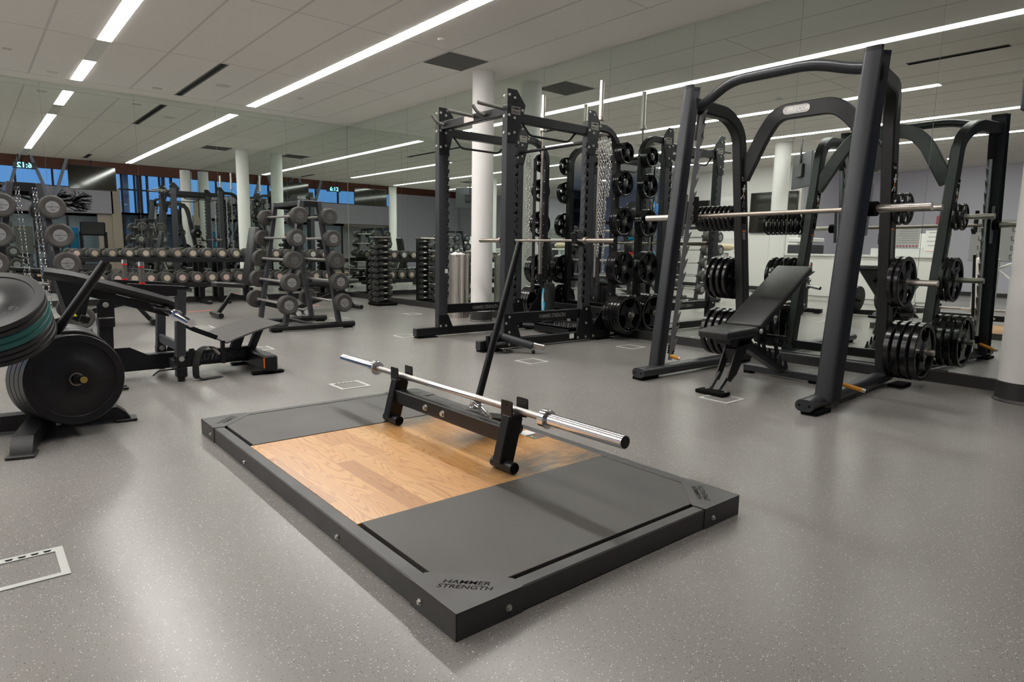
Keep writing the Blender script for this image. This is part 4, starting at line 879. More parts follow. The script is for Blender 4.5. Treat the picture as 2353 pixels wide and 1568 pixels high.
    for k in range(16 if s_ < 0 else 5): z = 1.145-k*0.0125; b.b2((px_(z)-0.028, yn-0.0009, z-0.0035), (px_(z)+random.uniform(0.008, 0.022), yn, z+0.0035))
    obj('warning_text', b, 'print_grey', rp_)
    if s_ < 0: obj('serial_sticker', B().b2((px_(0.27)-0.03, yn-0.0009, 0.285), (px_(0.27)+0.025, yn, 0.31)).b2((px_(0.22)-0.012, yn-0.0009, 0.19), (px_(0.22)+0.01, yn, 0.275)), 'paper', rp_)
    # orange stop handle at the foot
    hv = V(0.06, -0.135, -0.035)*(1 if s_ < 0 else 0.45); h0 = V(up_at(0.2)+(0.10 if s_ < 0 else 0.07), y-s_*0.03-0.03, 0.165)
    sh = obj('stop_handle', B().cyl(h0, h0+hv, 0.0135, seg=16), 'orange', sm)
    obj('handle_tip', B().cyl(h0+hv, h0+hv*1.16, 0.0137, seg=16), 'bolt_zinc', sh)
# front pull up bar
obj('pull_up_bar', B().tube([(up_at(2.06)+0.08, YL, 2.07), (up_at(2.12)+0.06, -8.80, 2.12), (up_at(2.15)+0.0, -9.02, 2.215), (up_at(2.15)+0.0, -9.62, 2.215), (up_at(2.12)+0.06, -9.85, 2.15), (up_at(2.06)+0.08, YR, 2.13)], 0.036, 20, 0.12), 'precor_grey', sm)
# rear arch with the name badge
ar = obj('rear_arch', B().rtube([(-0.675, -8.745, 1.60), (-0.715, -8.93, 1.93), (-0.735, -9.05, 2.075), (-0.735, -9.50, 2.075), (-0.72, -9.64, 1.96), (-0.68, -9.845, 1.60)], 0.05, 0.118, (1, 0, 0), 0.14), 'precor_dark', sm)
bd = obj('name_badge', B().sweep([(-0.7595, -9.21, 2.08), (-0.7645, -9.21, 2.08)], stadium(0.215, 0.062), (0, 1, 0)), 'label_silver', ar)
text('PRECOR', 0.046, (-0.7652, -9.225, 2.08), (0, -1, 0), (0, 0, 1), 'paper', bd, 'badge_lettering', 0.0008, 0, 1.0, 1.0, 0.2)
obj('badge_stripes', B().bar((-0.646, -9.078, 2.112), (-0.646, -9.073, 2.138), 0.001, 0.003, (1, 0, 0)).bar((-0.646, -9.084, 2.112), (-0.646, -9.079, 2.138), 0.001, 0.003, (1, 0, 0)).bar((-0.646, -9.09, 2.112), (-0.646, -9.085, 2.138), 0.001, 0.003, (1, 0, 0)), 'paper', bd)
obj('rear_low_beam', B().bar((-0.43, -8.75, 0.10), (-0.43, -9.85, 0.10), 0.06, 0.08, (1, 0, 0), 0.006), 'precor_dark', sm)
# the guided bar
zb = 1.255; xb = up_at(zb)+0.135
gb = obj('guided_bar', B().cyl((xb, YL-0.05, zb-0.004), (xb, YR+0.05, zb+0.008), 0.0155, seg=24), 'warm_bar', sm)
for s_, y in ((1, YL), (-1, YR)):
    z_ = zb+(0.009 if s_ < 0 else -0.006)
    obj('bar_hub', B().cyl((xb, y+s_*0.035, z_), (xb, y+s_*0.085, z_), 0.046, seg=28), 'void_black', gb)
    obj('bar_sleeve', B().cyl((xb, y+s_*0.08, z_), (xb, y+s_*0.385, z_+(0.004 if s_ < 0 else -0.002)), 0.0245, seg=28), 'satin_steel', gb)
# plates
GS = 'plates on the smith machine'
for z, kd, n_, wh, x in ((1.275, 'xs', 8, 'top', -0.60), (0.755, 'l', 4, 'middle', -0.53), (0.26, 'xl', 4, 'lowest', -0.46)):
    horn((x, -8.68, z), (0, 1, 0), 0.40 if n_ == 8 else 0.29, sm, 'satin_steel', 0.022); stack(kd, (x, -8.675, z), 1, n_, wh+' left horn of the smith machine', GS, 0.046 if n_ == 8 else (0.06 if kd == 'l' else 0.066))
for z, kd, n_, wh, x in ((1.305, 'xs', 2, 'top', -0.63), (0.785, 'l', 2, 'middle', -0.545), (0.285, 'xl', 4, 'lowest', -0.465)):
    horn((x, -9.925, z), (0, -1, 0), 0.30, sm, 'satin_steel', 0.022); stack(kd, (x, -9.93, z), -1, n_, wh+' right horn of the smith machine', GS, {2: 0.045, 4: 0.058}[n_])
# ================================================================ INCLINE BENCH in the smith machine
bn = thing('incline_bench', 'black padded incline bench with its back rest raised standing inside the smith machine', 'bench', (-1.4, -9.30, 0))
yc = -9.30
def pad(p0, p1, w_, th, bev=0.02, taper=None):
    """cushion from p0 to p1 (centre line), width along y"""
    b = B().bar(p0, p1, w_, th, (0, 1, 0), bev, 3)
    if taper:
        c0, c1 = Vector(p0), Vector(p1); d = (c1-c0)
        for v in b.bm.verts:
            t = (v.co-c0).dot(d)/d.length_squared; k = 1+(taper-1)*max(0, min(1, 1-t)); v.co.y = c0.y+(v.co.y-c0.y)*k
    return b
obj('back_pad', pad((-1.475, yc, 0.445), (-0.765, yc, 0.865), 0.285, 0.055, 0.02), 'vinyl', bn)
obj('back_frame', B().bar((-1.42, yc, 0.425), (-0.9, yc, 0.735), 0.10, 0.03, (0, 1, 0), 0.004), 'frame_black', bn)
obj('seat_pad', pad((-1.86, yc, 0.415), (-1.50, yc, 0.432), 0.285, 0.06, 0.02, 0.85), 'vinyl', bn)
obj('seat_frame', B().prism([(-1.72, 0.385), (-1.42, 0.40), (-1.36, 0.40), (-1.47, 0.33), (-1.62, 0.315), (-1.72, 0.34)], (0, yc+0.05, 0), (1, 0, 0), (0, 0, 1), 0.10), 'frame_black', bn)
obj('hinge_cap', B().sph((-1.49, yc-0.15, 0.43), 0.018, 12, (1, 0.6, 1)), 'print_grey', bn)
obj('front_leg', B().prism([(-1.60, 0.36), (-1.44, 0.36), (-1.60, 0.12), (-1.68, 0.07), (-1.72, 0.10)], (0, yc-0.04, 0), (1, 0, 0), (0, 0, 1), 0.010).prism([(-1.60, 0.36), (-1.50, 0.36), (-1.64, 0.12), (-1.68, 0.07), (-1.72, 0.10)], (0, yc+0.05, 0), (1, 0, 0), (0, 0, 1), 0.010).b2((-1.63, yc-0.045, 0.23), (-1.60, yc+0.05, 0.30)), 'frame_black', bn)
obj('adjuster_strut', B().cyl((-1.69, yc+0.03, 0.13), (-1.79, yc+0.03, 0.03), 0.012, seg=14).bar((-1.68, yc-0.035, 0.12), (-1.80, yc-0.035, 0.02), 0.012, 0.03), 'precor_grey', bn)
obj('front_foot', B().box((-1.85, yc-0.02, 0.016), (0.10, 0.22, 0.026), None, 0.008, 2), 'void_black', bn)
for dy in (-0.09, 0.06): bolt((-1.83, yc-0.02+dy, 0.029), (0, 0, 1), 0.009, bn)
obj('spine', B().bar((-1.50, yc, 0.335), (-0.86, yc, 0.055), 0.07, 0.055, (0, 1, 0), 0.005), 'precor_grey', bn)
b = B(); pts = [(0, 0), (0.62, -0.275), (0.62, -0.235)]
for k in range(6): t = 0.55-k*0.085; pts += [(t+0.028, -t*0.443+0.065), (t+0.012, -t*0.443+0.068), (t+0.004, -t*0.443+0.02), (t-0.02, -t*0.443+0.02)]
pts += [(0.0, 0.05)]
obj('notched_ladder', b.prism(pts, (-1.45, yc-0.03, 0.33), (1, 0, 0), (0, 0, 1), 0.008).prism(pts, (-1.45, yc+0.04, 0.33), (1, 0, 0), (0, 0, 1), 0.008), 'frame_black', bn)
obj('back_support', B().bar((-1.20, yc-0.05, 0.56), (-1.04, yc-0.05, 0.21), 0.012, 0.035, (0, 1, 0)).bar((-1.20, yc+0.05, 0.56), (-1.04, yc+0.05, 0.21), 0.012, 0.035, (0, 1, 0)).bar((-1.33, yc, 0.47), (-1.2, yc, 0.33), 0.09, 0.05), 'frame_black', bn)
obj('cross_pin', B().cyl((-1.19, yc-0.19, 0.365), (-1.19, yc+0.17, 0.365), 0.013, seg=14), 'frame_black', bn)
obj('rear_foot', B().box((-0.86, yc, 0.045), (0.07, 0.62, 0.055), None, 0.006), 'precor_grey', bn)
for dy in (-0.27, 0.27): obj('rubber_foot', B().b2((-0.9, yc+dy-0.03, 0), (-0.82, yc+dy+0.03, 0.02)), 'void_black', bn)
# ================================================================ FIXED BARBELL RACKS
def rack_proto():
    t = thing('barbell_rack', '', 'barbell rack')
    for y in (-0.40, 0.40):
        obj('base_rail', B().cyl((-0.50, y, 0.045), (0.52, y, 0.045), 0.036, seg=20), 'frame_black', t)
        for x in (-0.42, 0.44): obj('rubber_foot', B().b2((x-0.05, y-0.03, 0), (x+0.05, y+0.03, 0.014)), 'void_black', t)
        for s_ in (-1, 1):
            lg = obj('leg', B().bar((s_*0.325, y, 0.07), (s_*0.10, y, 1.48), 0.07, 0.05, (0, 1, 0), 0.004), 'frame_char', t)
            for k in range(5):
                z = 1.30-0.255*k; x = s_*(0.325-0.225*(z-0.07)/1.41)
                obj('bar_rest', B().prism([(0, 0), (0.055, 0.0), (0.062, 0.035), (0.05, 0.035), (0.045, 0.012), (0, 0.014)] if s_ > 0 else [(0, 0), (-0.055, 0.0), (-0.062, 0.035), (-0.05, 0.035), (-0.045, 0.012), (0, 0.014)], (x+s_*0.02, y+0.02, z-0.032), (1, 0, 0), (0, 0, 1), 0.04), 'frame_black', lg)
        obj('top_plate', B().bar((-0.10, y, 1.445), (0.10, y, 1.445), 0.05, 0.07, (0, 1, 0), 0.004), 'frame_black', t)
    for s_ in (-1, 1): obj('top_rail', B().bar((s_*0.10, -0.40, 1.45), (s_*0.10, 0.40, 1.45), 0.05, 0.05, (1, 0, 0), 0.004), 'frame_black', t)
    obj('top_tray', B().b2((-0.09, -0.38, 1.463), (0.09, 0.38, 1.473)), 'satin_steel', t)
    obj('low_brace', B().bar((0.0, -0.40, 0.06), (0.0, 0.40, 0.06), 0.05, 0.03, (1, 0, 0)), 'precor_grey', t)
    return t
RK = rack_proto()
def fixed_bar(Rh, lab_m):
    t = thing('fixed_barbell', '', 'barbell'); 
    obj('bar', B().cyl((0, -0.46, 0), (0, 0.46, 0), 0.014, seg=16), 'knurl', t)
    obj('bar_end_neck', B().cyl((0, -0.475, 0), (0, -0.41, 0), 0.024, seg=16), 'chrome', t); obj('bar_end_neck', B().cyl((0, 0.475, 0), (0, 0.41, 0), 0.024, seg=16), 'chrome', t)
    for s_ in (-1, 1):
        h = obj('round_head', B().lathe([(0, 0), (Rh-0.012, 0), (Rh, 0.012), (Rh, 0.085), (Rh-0.012, 0.097), (Rh*0.66, 0.097), (Rh*0.62, 0.094), (0, 0.094)], (0, s_*0.465, 0), (0, s_, 0), 40), 'urethane', t)
        obj('end_label', B().cyl((0, s_*0.5585, 0), (0, s_*0.5605, 0), Rh*(0.42 if lab_m == 'label_dull' else 0.5), seg=28), lab_m, h)
        b = B(); b.b2((-Rh*0.28, s_*0.5605, -0.003), (Rh*0.28, s_*0.5609, 0.004))
        obj('label_print', b.tube([(Rh*0.2*math.cos(a*PI/6), s_*0.561, -Rh*0.22+Rh*0.09*math.sin(a*PI/6)) for a in range(12)], 0.0012, 4, closed=True), 'print_dark', h) if s_ > 0 else obj('label_print', B().tube([(Rh*0.2*math.cos(a*PI/6), s_*0.561, -Rh*0.24+Rh*0.09*math.sin(a*PI/6)) for a in range(12)], 0.0010, 4, closed=True).tube([(-Rh*0.1, s_*0.561, Rh*0.17), (-Rh*0.12, s_*0.561, Rh*0.32), (0, s_*0.561, Rh*0.22), (Rh*0.12, s_*0.561, Rh*0.32), (Rh*0.1, s_*0.561, Rh*0.17)], 0.0008, 4, closed=True), 'print_dark', h)
        if s_ < 0: text('HAMPTON', Rh*0.17, (0, -0.5612, 0), (1, 0, 0), (0, 0, 1), 'print_dark', h, 'label_lettering', 0.0003, 0, 1.05); text('90', Rh*0.15, (0, -0.5612, -Rh*0.24), (1, 0, 0), (0, 0, 1), 'print_dark', h, 'label_lettering', 0.0002)
    return t
FB = [fixed_bar(r, m_) for r, m_ in ((0.094, 'label_dull'), (0.098, 'label_silver'), (0.102, 'label_dull'), (0.104, 'label_silver'), (0.108, 'label_silver'))]
for X0, w_, off in ((-2.695, 'barbell rack in the middle distance', 0), (-5.295, 'barbell rack at the left edge', 1)):
    dup(RK, (X0, -4.15, 0), 'black A-shaped '+w_+(' with chains hung on its top' if off else ' loaded with round-headed barbells'), 'a-frame barbell racks')
    for s_, sn in ((-1, 'left'), (1, 'right')):
        for k in range(5):
            z = 1.305-0.248*k-(0.033 if off else 0); x = X0+s_*(0.325-0.225*(z-0.07)/1.41)+s_*0.045
            dup(FB[k if not off else 3+k % 2], (x, -4.14, z), 'grey fixed barbell %s from the top, %s side of the %s barbell rack' % (ORD[k], sn, 'left' if off else 'middle'), 'fixed barbells')
for k, x in enumerate((-5.36, -5.235)):
    for j in range(2):
        one('hanging_chain', B().chain(lambda i: (V(x+0.02*j+0.045*i/40*(1 if j else 0.4), -4.575-0.012*j, 1.42-i*0.03), V(0.05, 0, -1), V(1, 0.2, 0)), 36, 0.0028, 0.039, 0.019), 'chrome', 'thin chain strand hanging from the top of the left barbell rack, %s from the left' % ORD[k*2+j], 'chain', 'chains on the left barbell rack')
# ================================================================ DUMBBELL RACK along the back mirror
dr_ = thing('dumbbell_rack', 'long two tier black dumbbell rack standing in front of the back mirror wall', 'dumbbell rack', (-2.6, -0.36, 0))
for z, nm in ((0.715, 'upper'), (0.315, 'lower')):
    obj('shelf_beam', B().bar((-4.75, -0.47, z), (-0.25, -0.47, z), 0.05, 0.07, (0, 1, 0), 0.004), 'frame_black', dr_); obj('shelf_beam', B().bar((-4.75, -0.22, z+0.02), (-0.25, -0.22, z+0.02), 0.05, 0.07, (0, 1, 0), 0.004), 'frame_black', dr_)
for x in (-4.6, -2.75, -2.45, -0.5):
    obj('leg', B().b2((x-0.04, -0.20, 0.05), (x+0.04, -0.12, 0.74), 0.004), 'frame_black', dr_); obj('foot', B().b2((x-0.04, -0.62, 0.0), (x+0.04, -0.08, 0.06), 0.015), 'frame_black', dr_)
    for z in (0.70, 0.30): obj('shelf_arm', B().b2((x-0.03, -0.48, z), (x+0.03, -0.12, z+0.05)), 'frame_black', dr_)
def dumbbell(Rh, lab_m):
    t = thing('dumbbell', '', 'dumbbell'); obj('handle', B().cyl((0, -0.09, 0), (0, 0.09, 0), 0.016, seg=14), 'chrome', t)
    for s_ in (-1, 1):
        h = obj('round_head', B().lathe([(0, 0), (Rh-0.01, 0), (Rh, 0.01), (Rh, 0.07), (Rh-0.012, 0.082), (0, 0.082)], (0, s_*0.07, 0), (0, s_, 0), 28), 'urethane', t)
        obj('end_label', B().cyl((0, s_*0.151, 0), (0, s_*0.1535, 0), Rh*0.56 if Rh < 0.085 else Rh*0.5, seg=24), lab_m, h)
    obj('saddle', B().lathe([(Rh+0.002, -0.02), (Rh+0.008, -0.02), (Rh+0.008, 0.02), (Rh+0.002, 0.02)], (0, -0.11, 0), (0, 1, 0), 28, True), 'frame_black', t) if 0 else None
    return t
LM = ['label_tan', 'label_cream', 'label_tan', 'label_cream', 'label_pink', 'label_tan', 'label_silver2', 'label_cream']
DB = {}
random.seed(5)
def db(Rh, lm):
    k = (round(Rh, 3), lm)
    if k not in DB: DB[k] = dumbbell(*k)
    return DB[k]
for tier, z0, n_ in (('upper', 0.752, 19), ('lower', 0.352, 18)):
    for k in range(n_):
        x = -4.5+0.2225*k+(0.05 if tier == 'lower' else 0); Rh = (0.068+0.002*min(k, 8)) if tier == 'upper' else 0.088+0.001*min(k, 6)
        lm = LM[random.randrange(8)] if tier == 'upper' else ('label_pink' if random.random() < .6 else 'label_cream')
        dup(db(Rh, lm), (x, -0.35, z0-0.012+Rh), 'round-headed dumbbell on the %s tier of the wall rack, %s from the left' % (tier, ORD[k]), 'dumbbells on the wall rack')
        sd = obj('saddle', B().tube([(x-Rh*1.02, -0.47, z0+Rh*0.55), (x-Rh*0.7, -0.47, z0+Rh*0.1), (x, -0.47, z0-0.008), (x+Rh*0.7, -0.47, z0+Rh*0.1), (x+Rh*1.02, -0.47, z0+Rh*0.55)], 0.008, 6), 'frame_black', dr_)
# ================================================================ HEX DUMBBELL TOWER in the corner
HX, HY = -0.42, -2.02
tw = thing('dumbbell_tower', 'narrow upright black dumbbell tower in the mirrored corner', 'dumbbell tower', (HX, HY, 0))
obj('column_body', B().b2((HX-0.08, HY-0.05, 0.05), (HX+0.12, HY+0.05, 1.12), 0.006), 'frame_black', tw); obj('base_plate', B().box((HX+0.02, HY-0.03, 0.03), (0.40, 0.34, 0.05), None, 0.02), 'void_black', tw)
obj('top_tray', B().b2((HX-0.16, HY-0.14, 1.12), (HX+0.14, HY+0.1, 1.145), 0.008), 'satin_steel', tw)
def hexdb(Rh, L_):
    t = thing('hex_dumbbell', '', 'dumbbell'); obj('handle', B().lathe([(0.012, -0.055), (0.016, -0.02), (0.018, 0), (0.016, 0.02), (0.012, 0.055)], (0, 0, 0), (1, 0, 0), 14), 'satin_steel', t)
    for s_ in (-1, 1): obj('hex_head', B().cyl((s_*0.05, 0, 0), (s_*(0.05+L_), 0, 0), Rh, Rh*0.86, 6), 'rubber_matte', t)
    return t
HB = [hexdb(0.040+0.0022*k, 0.058+0.004*k) for k in range(6)]
for k in range(11):
    z = 1.085-0.098*k; q_ = HB[min(5, k//2)]
    dup(q_, (HX+0.03, HY-0.10, z), 'hex dumbbell facing the room on the corner tower, %s from the top' % ORD[k], 'hex dumbbells on the corner tower')
    if k: dup(q_, (HX-0.135, HY-0.0, z-0.01), 'hex dumbbell on the left side of the corner tower, %s from the top' % ORD[k-1], 'hex dumbbells on the corner tower', (0, 0, PI/2))
    obj('cradle', B().b2((HX+0.0, HY-0.12, z-0.028), (HX+0.06, HY-0.04, z-0.020)), 'frame_black', tw)
# ================================================================ PLAIN GYM BENCHES by the dumbbells
def gym_bench(loc, rz, back, label, seat_m='vinyl'):
    t = thing('adjustable_bench', label, 'bench', (0, 0, 0))
    obj('main_beam', B().bar((-0.50, 0, 0.07), (0.30, 0, 0.30), 0.06, 0.06, (0, 1, 0), 0.004), 'frame_black', t)
    obj('front_support', B().bar((0.28, 0, 0.30), (0.46, 0, 0.06), 0.05, 0.05, (0, 1, 0), 0.004), 'frame_black', t)
    for x, w_ in ((-0.52, 0.62), (0.48, 0.42)):
        obj('cross_foot', B().cyl((x, -w_/2, 0.045), (x, w_/2, 0.045), 0.034, seg=18), 'frame_black', t)
    for y in (-0.30, 0.30): obj('wheel', B().cyl((-0.52, y-0.012, 0.035), (-0.52, y+0.012, 0.035), 0.036, seg=18), 'print_grey', t)
    obj('seat_pad', B().bar((0.12, 0, 0.42), (0.50, 0, 0.45), 0.26, 0.06, (0, 1, 0), 0.02, 3), seat_m, t)
    a = R(back); p = V(0.08, 0, 0.42); e = p+V(-math.cos(a), 0, math.sin(a))*0.80
    obj('back_pad', B().bar(p, e, 0.27, 0.065, (0, 1, 0), 0.02, 3), seat_m, t)
    d = (e-p).normalized(); n_ = V(-d.z, 0, d.x)*(-1 if back > 45 else -1)
    obj('back_frame', B().bar(p+V(0, 0, -0.04), p+d*0.6+V(0, 0, -0.05), 0.08, 0.04, (0, 1, 0), 0.004), 'frame_black', t)
    obj('adjust_strut', B().cyl(p+d*0.42+V(0, 0, -0.06), (-0.22, 0, 0.16), 0.016, seg=14), 'satin_steel', t)
    obj('post', B().bar((0.08, 0, 0.24), (0.09, 0, 0.40), 0.07, 0.07, (0, 1, 0), 0.004), 'frame_black', t)
    t.location = loc; t.rotation_euler = (0, 0, R(rz)); return t
gym_bench((-2.76, -2.70, 0), 180, 80, 'black adjustable bench with its back upright behind the middle barbell rack')
gym_bench((-1.60, -2.50, 0), 8, 3, 'black adjustable bench lying flat between the barbell rack and the corner')
gym_bench((-4.55, -3.0, 0), -6, 5, 'low black bench partly hidden behind the hip thrust machine')
gym_bench((-3.5, -12.9, 0), 30, 30, 'black bench standing in the open area behind the viewer')
# ================================================================ HIP THRUST MACHINE
hp = thing('hip_thrust_machine', 'black hip thrust machine with a ribbed foot plate at the left', 'hip thrust machine', (-4.5, -6.5, 0))
HC = -6.50
bm_ = obj('main_beam', B().bar((-5.05, HC, 0.115), (-4.02, HC, 0.115), 0.075, 0.115, (0, 1, 0), 0.005), 'frame_black', hp)
text('GLUTE DRIVE', 0.072, (-4.30, HC-0.0385, 0.115), (1, 0, 0), (0, 0, 1), 'print_dark', bm_, 'grey_lettering', 0.002, 0, 0.9, 1.0, 0.25)
obj('rear_foot', B().box((-4.03, -6.62, 0.085), (0.10, 0.60, 0.12), None, 0.012), 'frame_black', hp); obj('foot_pad', B().box((-4.04, -6.86, 0.012), (0.24, 0.06, 0.02), None, 0.008).cyl((-4.04, -6.88, 0.02), (-4.04, -6.88, 0.04), 0.02), 'void_black', hp)
obj('foot_pad', B().box((-4.04, -6.36, 0.012), (0.24, 0.06, 0.02), None, 0.008), 'void_black', hp)
obj('warning_sticker', B().b2((-4.082, -6.915, 0.05), (-4.079, -6.895, 0.13)), 'orange_label', hp)
obj('front_post', B().bar((-5.06, HC-0.13, 0.05), (-5.045, HC-0.13, 0.50), 0.08, 0.085, (0, 1, 0), 0.005), 'frame_black', hp)
obj('post_bracket', B().b2((-5.095, HC-0.19, 0.40), (-4.995, HC-0.08, 0.47), 0.008).prism([(-0.05, 0), (0.05, 0), (0.05, 0.09), (0.03, 0.125), (-0.03, 0.125), (-0.05, 0.09)], (-5.045, HC-0.18, 0.465), (1, 0, 0), (0, 0, 1), -0.012), 'frame_black', hp); bolt((-5.045, HC-0.192, 0.555), (0, -1, 0), 0.015, hp)
obj('gusset', B().prism([(0, 0), (0.28, 0), (0.28, 0.07), (0.12, 0.16), (0, 0.16)], (-5.02, HC-0.05, 0.075), (1, 0, 0), (0, 0, 1), 0.012), 'frame_black', hp)
obj('front_foot', B().box((-5.06, -6.62, 0.045), (0.09, 0.62, 0.07), None, 0.006).tube([(-5.09, -6.90, 0.012), (-4.98, -6.90, 0.012), (-4.98, -6.84, 0.012), (-5.09, -6.84, 0.012)], 0.01, 8, closed=True), 'frame_black', hp)
# long padded lever
obj('lever_arm', B().rtube([(-5.36, HC, 0.765), (-5.20, HC, 0.735), (-4.62, HC, 0.545), (-4.54, HC, 0.50)], 0.12, 0.078, (0, 1, 0), 0.05, 0.34), 'vinyl', hp)
obj('lever_frame', B().bar((-5.20, HC, 0.66), (-4.60, HC, 0.46), 0.06, 0.06, (0, 1, 0), 0.004), 'frame_black', hp)
obj('link_plate', B().prism([(-5.30, 0.72), (-5.10, 0.68), (-5.16, 0.42), (-5.24, 0.46)], (0, HC-0.06, 0), (1, 0, 0), (0, 0, 1), 0.01), 'frame_black', hp)
obj('warning_triangle', B().prism([(0, 0), (0.035, 0), (0.0175, 0.03)], (-5.23, HC-0.0705, 0.475), (1, 0, 0), (0, 0, 1), 0.001), 'yellow', hp)
obj('lower_link', B().box((-5.16, HC-0.08, 0.455), (0.06, 0.05, 0.05), (0, 0.4, 0), 0.006), 'frame_black', hp)
# weight sleeves on the lever end
for s_ in (-1, 1):
    if s_ > 0: continue
    sl_ = obj('weight_sleeve', B().cyl((-4.652, -6.84, 0.478), (-4.612, -7.08, 0.443), 0.029, seg=28), 'chrome', hp); obj('sleeve_flange', B().cyl((-4.655, -6.825, 0.480), (-4.650, -6.855, 0.476), 0.040, seg=28), 'chrome', sl_)
obj('pivot_shaft', B().cyl((-4.66, HC+0.12, 0.50), (-4.655, -6.83, 0.48), 0.02, seg=18), 'frame_black', hp)
obj('lock_lever', B().tube([(-4.80, -6.83, 0.565), (-4.79, -6.83, 0.535), (-4.66, -6.83, 0.50)], 0.007, 8, 0.02), 'frame_black', hp)
# upright gate with grips
for y, lbl in ((-6.80, 'near'), (-6.20, 'far')):
    obj('gate_upright', B().bar((-4.635, y, 0.10), (-4.605, y, 0.655), 0.062, 0.062, (0, 1, 0), 0.004), 'frame_char', hp)
    arm = obj('grip_arm', B().prism([(0.03, 0), (0.03, 0.035), (-0.24, 0.055), (-0.32, 0.062), (-0.32, 0.052), (-0.10, -0.03), (0.03, -0.03)], (-4.605, y+0.03, 0.64), (1, 0, 0), (0, 0, 1), 0.06), 'frame_black', hp)
    x = -4.84; g = obj('hand_grip', B().cyl((x, y, 0.70), (x, y, 0.815), 0.0165, seg=20), 'vinyl_grey2', hp)
    obj('red_ring', B().cyl((x, y, 0.695), (x, y, 0.707), 0.019, seg=20), 'red_plastic', g); obj('red_ring', B().cyl((x, y, 0.806), (x, y, 0.817), 0.0185, seg=20), 'red_plastic', g); obj('grip_cap', B().cyl((x, y, 0.816), (x, y, 0.846), 0.018, seg=20), 'chrome', g)
    obj('gate_foot', B().b2((-4.665, y-0.035, 0.03), (-4.595, y+0.035, 0.19), 0.008).cyl((-4.63, y, 0.0), (-4.63, y, 0.03), 0.025), 'frame_black', hp); bolt((-4.63, y-0.035, 0.165), (0, -1, 0), 0.015, hp)
    obj('side_gusset', B().prism([(0, 0), (0.10, 0), (0.06, 0.13), (0.03, 0.13)], (-4.60, y, 0.10), (1, 0, 0), (0, 0, 1), 0.01), 'frame_black', hp)
obj('gate_crossbar', B().bar((-4.63, -6.80, 0.245), (-4.63, -6.20, 0.245), 0.065, 0.03, (0, 0, 1), 0.004), 'frame_char', hp); obj('low_crossbar', B().bar((-4.63, -6.80, 0.10), (-4.63, -6.20, 0.10), 0.07, 0.04, (0, 0, 1), 0.004), 'precor_grey', hp)
obj('low_pin', B().tube([(-4.60, -6.85, 0.10), (-4.78, -6.85, 0.10), (-4.82, -6.86, 0.07)], 0.006, 8, 0.02), 'frame_black', hp)
# belt link, ribbed foot plate
obj('belt_link', B().rtube([(-4.60, HC-0.16, 0.42), (-4.52, HC-0.16, 0.36), (-4.34, HC-0.16, 0.275)], 0.012, 0.035, (0, 1, 0), 0.08), 'frame_black', hp)
fp = B(); prof = []
for k in range(9): t = k/8; prof.append((-4.325+0.41*t, 0.262+0.118*t+0.012*math.sin(t*PI)))
fp.prism([(x, z) for x, z in prof]+[(x, z-0.012) for x, z in reversed(prof)], (0, -6.25, 0), (1, 0, 0), (0, 0, 1), 0.60)
gr_ = B()
for k in range(34):
    t = (k+0.5)/34; x = -4.325+0.41*t; z = 0.262+0.118*t+0.012*math.sin(t*PI); gr_.b2((x-0.002, -6.845, z-0.001), (x+0.002, -6.255, z+0.0015))
multi('foot_plate', [(fp, 'tread'), (gr_, 'tread_groove')], hp)
obj('plate_leg', B().bar((-4.06, HC-0.04, 0.14), (-3.97, HC-0.04, 0.34), 0.06, 0.05, (0, 1, 0), 0.004).bar((-4.18, HC-0.04, 0.16), (-4.13, HC-0.04, 0.30), 0.06, 0.07, (0, 1, 0), 0.004), 'frame_black', hp)
obj('strap_post', B().b2((-4.35, -6.80, 0.10), (-4.325, -6.77, 0.27)), 'frame_black', hp)
stp_ = obj('safety_strap', B().rtube([(-4.40, -6.80, 0.215), (-4.45, -6.82, 0.245), (-4.51, -6.84, 0.22), (-4.545, -6.85, 0.12), (-4.545, -6.85, 0.02), (-4.49, -6.84, 0.004), (-4.36, -6.80, 0.006)], 0.055, 0.003, (0.6, -0.8, 0), 0.03), 'cloth_black', hp)
obj('strap_buckle', B().box((-4.395, -6.80, 0.205), (0.085, 0.035, 0.02), (0, 0.9, 0), 0.004), 'satin_steel', stp_)
# ================================================================ BUMPER PLATE TREE at the left
tr = thing('plate_tree', 'black steel plate tree loaded with bumper plates at the left edge', 'plate tree', (-5.5, -7.72, 0))
TX, TY = -5.50, -7.70
obj('post', B().bar((TX, TY, 0.08), (TX+0.005, TY, 0.62), 0.09, 0.09, (0, 1, 0), 0.005), 'frame_black', tr)
for p, nm in (((-5.62, -8.19), 'front'), ((-5.11, -7.735), 'right'), ((-5.42, -7.2), 'back'), ((-5.95, -7.6), 'left')):
    d = V(p[0]-TX, p[1]-TY, 0); L_ = d.length; d.normalize(); s_ = V(-d.y, d.x, 0)
    obj('base_leg', B().prism([(0, 0.015), (L_, 0.015), (L_-0.02, 0.05), (L_-0.06, 0.085), (0, 0.10)], V(TX, TY, 0)-s_*0.042, d, (0, 0, 1), -0.084), 'frame_black', tr)
    obj('floor_pad', B().bar(V(TX, TY, 0.008)+d*(L_-0.07), V(TX, TY, 0.008)+d*(L_+0.03), 0.11, 0.014, s_, 0.003), 'baseboard', tr)
obj('serial_tag', B().box((TX+0.06, TY-0.052, 0.03), (0.02, 0.002, 0.015)), 'paper', tr)
def rot_to(n_):      # rotation that turns -y into n_
    return Vector((0, -1, 0)).rotation_difference(Vector(n_).normalized()).to_matrix()
GT = 'bumper plates on the plate tree'; FIRST = []
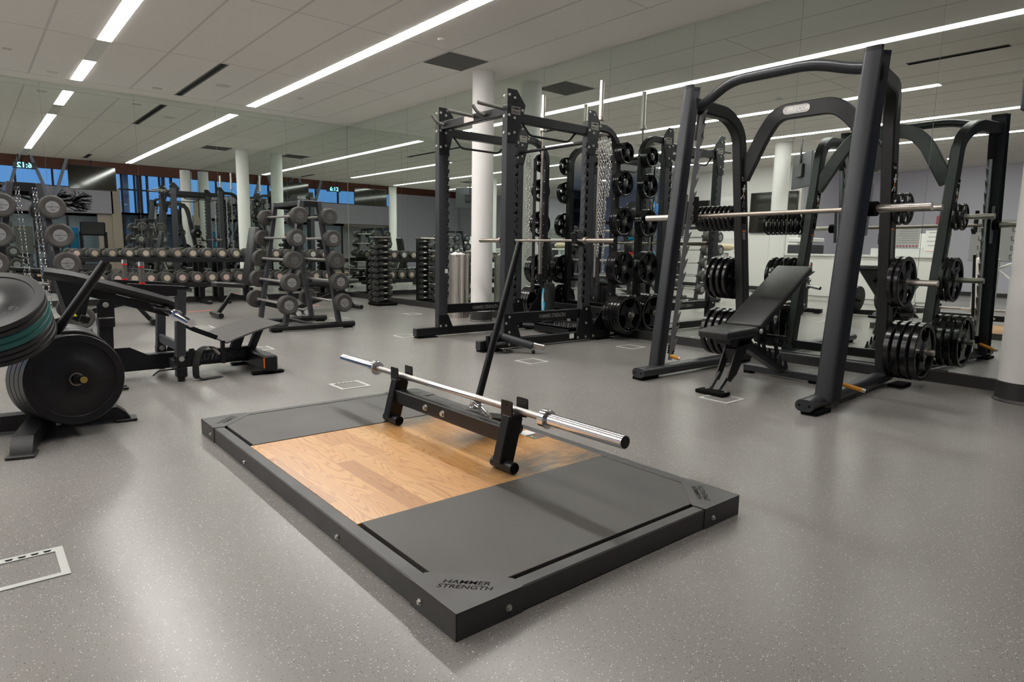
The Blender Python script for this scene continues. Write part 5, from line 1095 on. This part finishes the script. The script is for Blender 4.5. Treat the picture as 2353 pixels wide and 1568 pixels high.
def bstack(face, n_, kinds, where, horn_l=0.10):
    """face = centre of the outermost face, n_ = outward normal, kinds outermost first"""
    n_ = Vector(n_).normalized(); p = Vector(face); rm = rot_to(n_); k = 0
    for kd in kinds:
        T = SPEC[kd][1]; p = p-n_*T
        col_ = 'teal' if kd == 'bt' else 'black'
        pl_ = plate(kd, p, '%s bumper plate, %s of the plate tree, %s' % (col_, where, 'outermost' if k == 0 else ORD[k]+' from the outside'), GT, False, rm)
        FIRST.append(pl_) if k == 0 else None
        p = p-n_*0.002; k += 1
    h = obj('storage_horn', B().cyl(p-n_*0.06, Vector(face)+n_*horn_l, 0.0215, seg=24), 'frame_black', tr)
    obj('horn_end', B().cyl(Vector(face)+n_*horn_l, Vector(face)+n_*(horn_l+0.003), 0.0165, seg=24), 'brass', h)
    return h
nf = (0.24, -0.955, 0.10)
bstack((-5.365, -7.95, 0.292), nf, ['b1']*4, 'low front horn', 0.085)
bstack((-5.345, -7.20, 0.275), (-0.10, 0.98, 0.12), ['b1']*3, 'low rear horn', 0.05)
nt_ = (-0.22, -0.50, 0.84)
h_ = bstack((-5.69, -7.98, 0.70), nt_, ['b2', 'b2', 'bt', 'bt', 'b2', 'b2', 'b2'], 'tilted upper left horn', 0.07)
obj('empty_horn', B().cyl((-5.46, -7.72, 0.44), (-5.179, -7.75, 0.867), 0.0225, seg=28), 'frame_black', tr)

def mark(s_, size, x, z, rz, T, pl_):      # raised lettering on a bumper face (local plate coordinates)
    rt = V(math.cos(rz), 0, math.sin(rz)); up = V(-math.sin(rz), 0, math.cos(rz))
    o = text(s_, size, (x, -T-0.0004, z), rt, up, 'bumper_mark', None, 'raised_lettering', 0.0002, 0, 1.0, 1.15); o.parent = pl_; KID.setdefault(pl_.name, []).append(o)
for a in (0, PI):
    mark('25', 0.035, -0.145*math.cos(a), 0.0, PI/2+a, 0.058-0.005, FIRST[0]); mark('LB', 0.035, -0.108*math.cos(a)-0.0, 0.0, PI/2+a, 0.058-0.005, FIRST[0])
mark('10', 0.035, 0.085, -0.115, PI-0.5, 0.028-0.005, FIRST[2]); mark('LB', 0.035, 0.107, -0.075, PI-0.5, 0.028-0.005, FIRST[2])
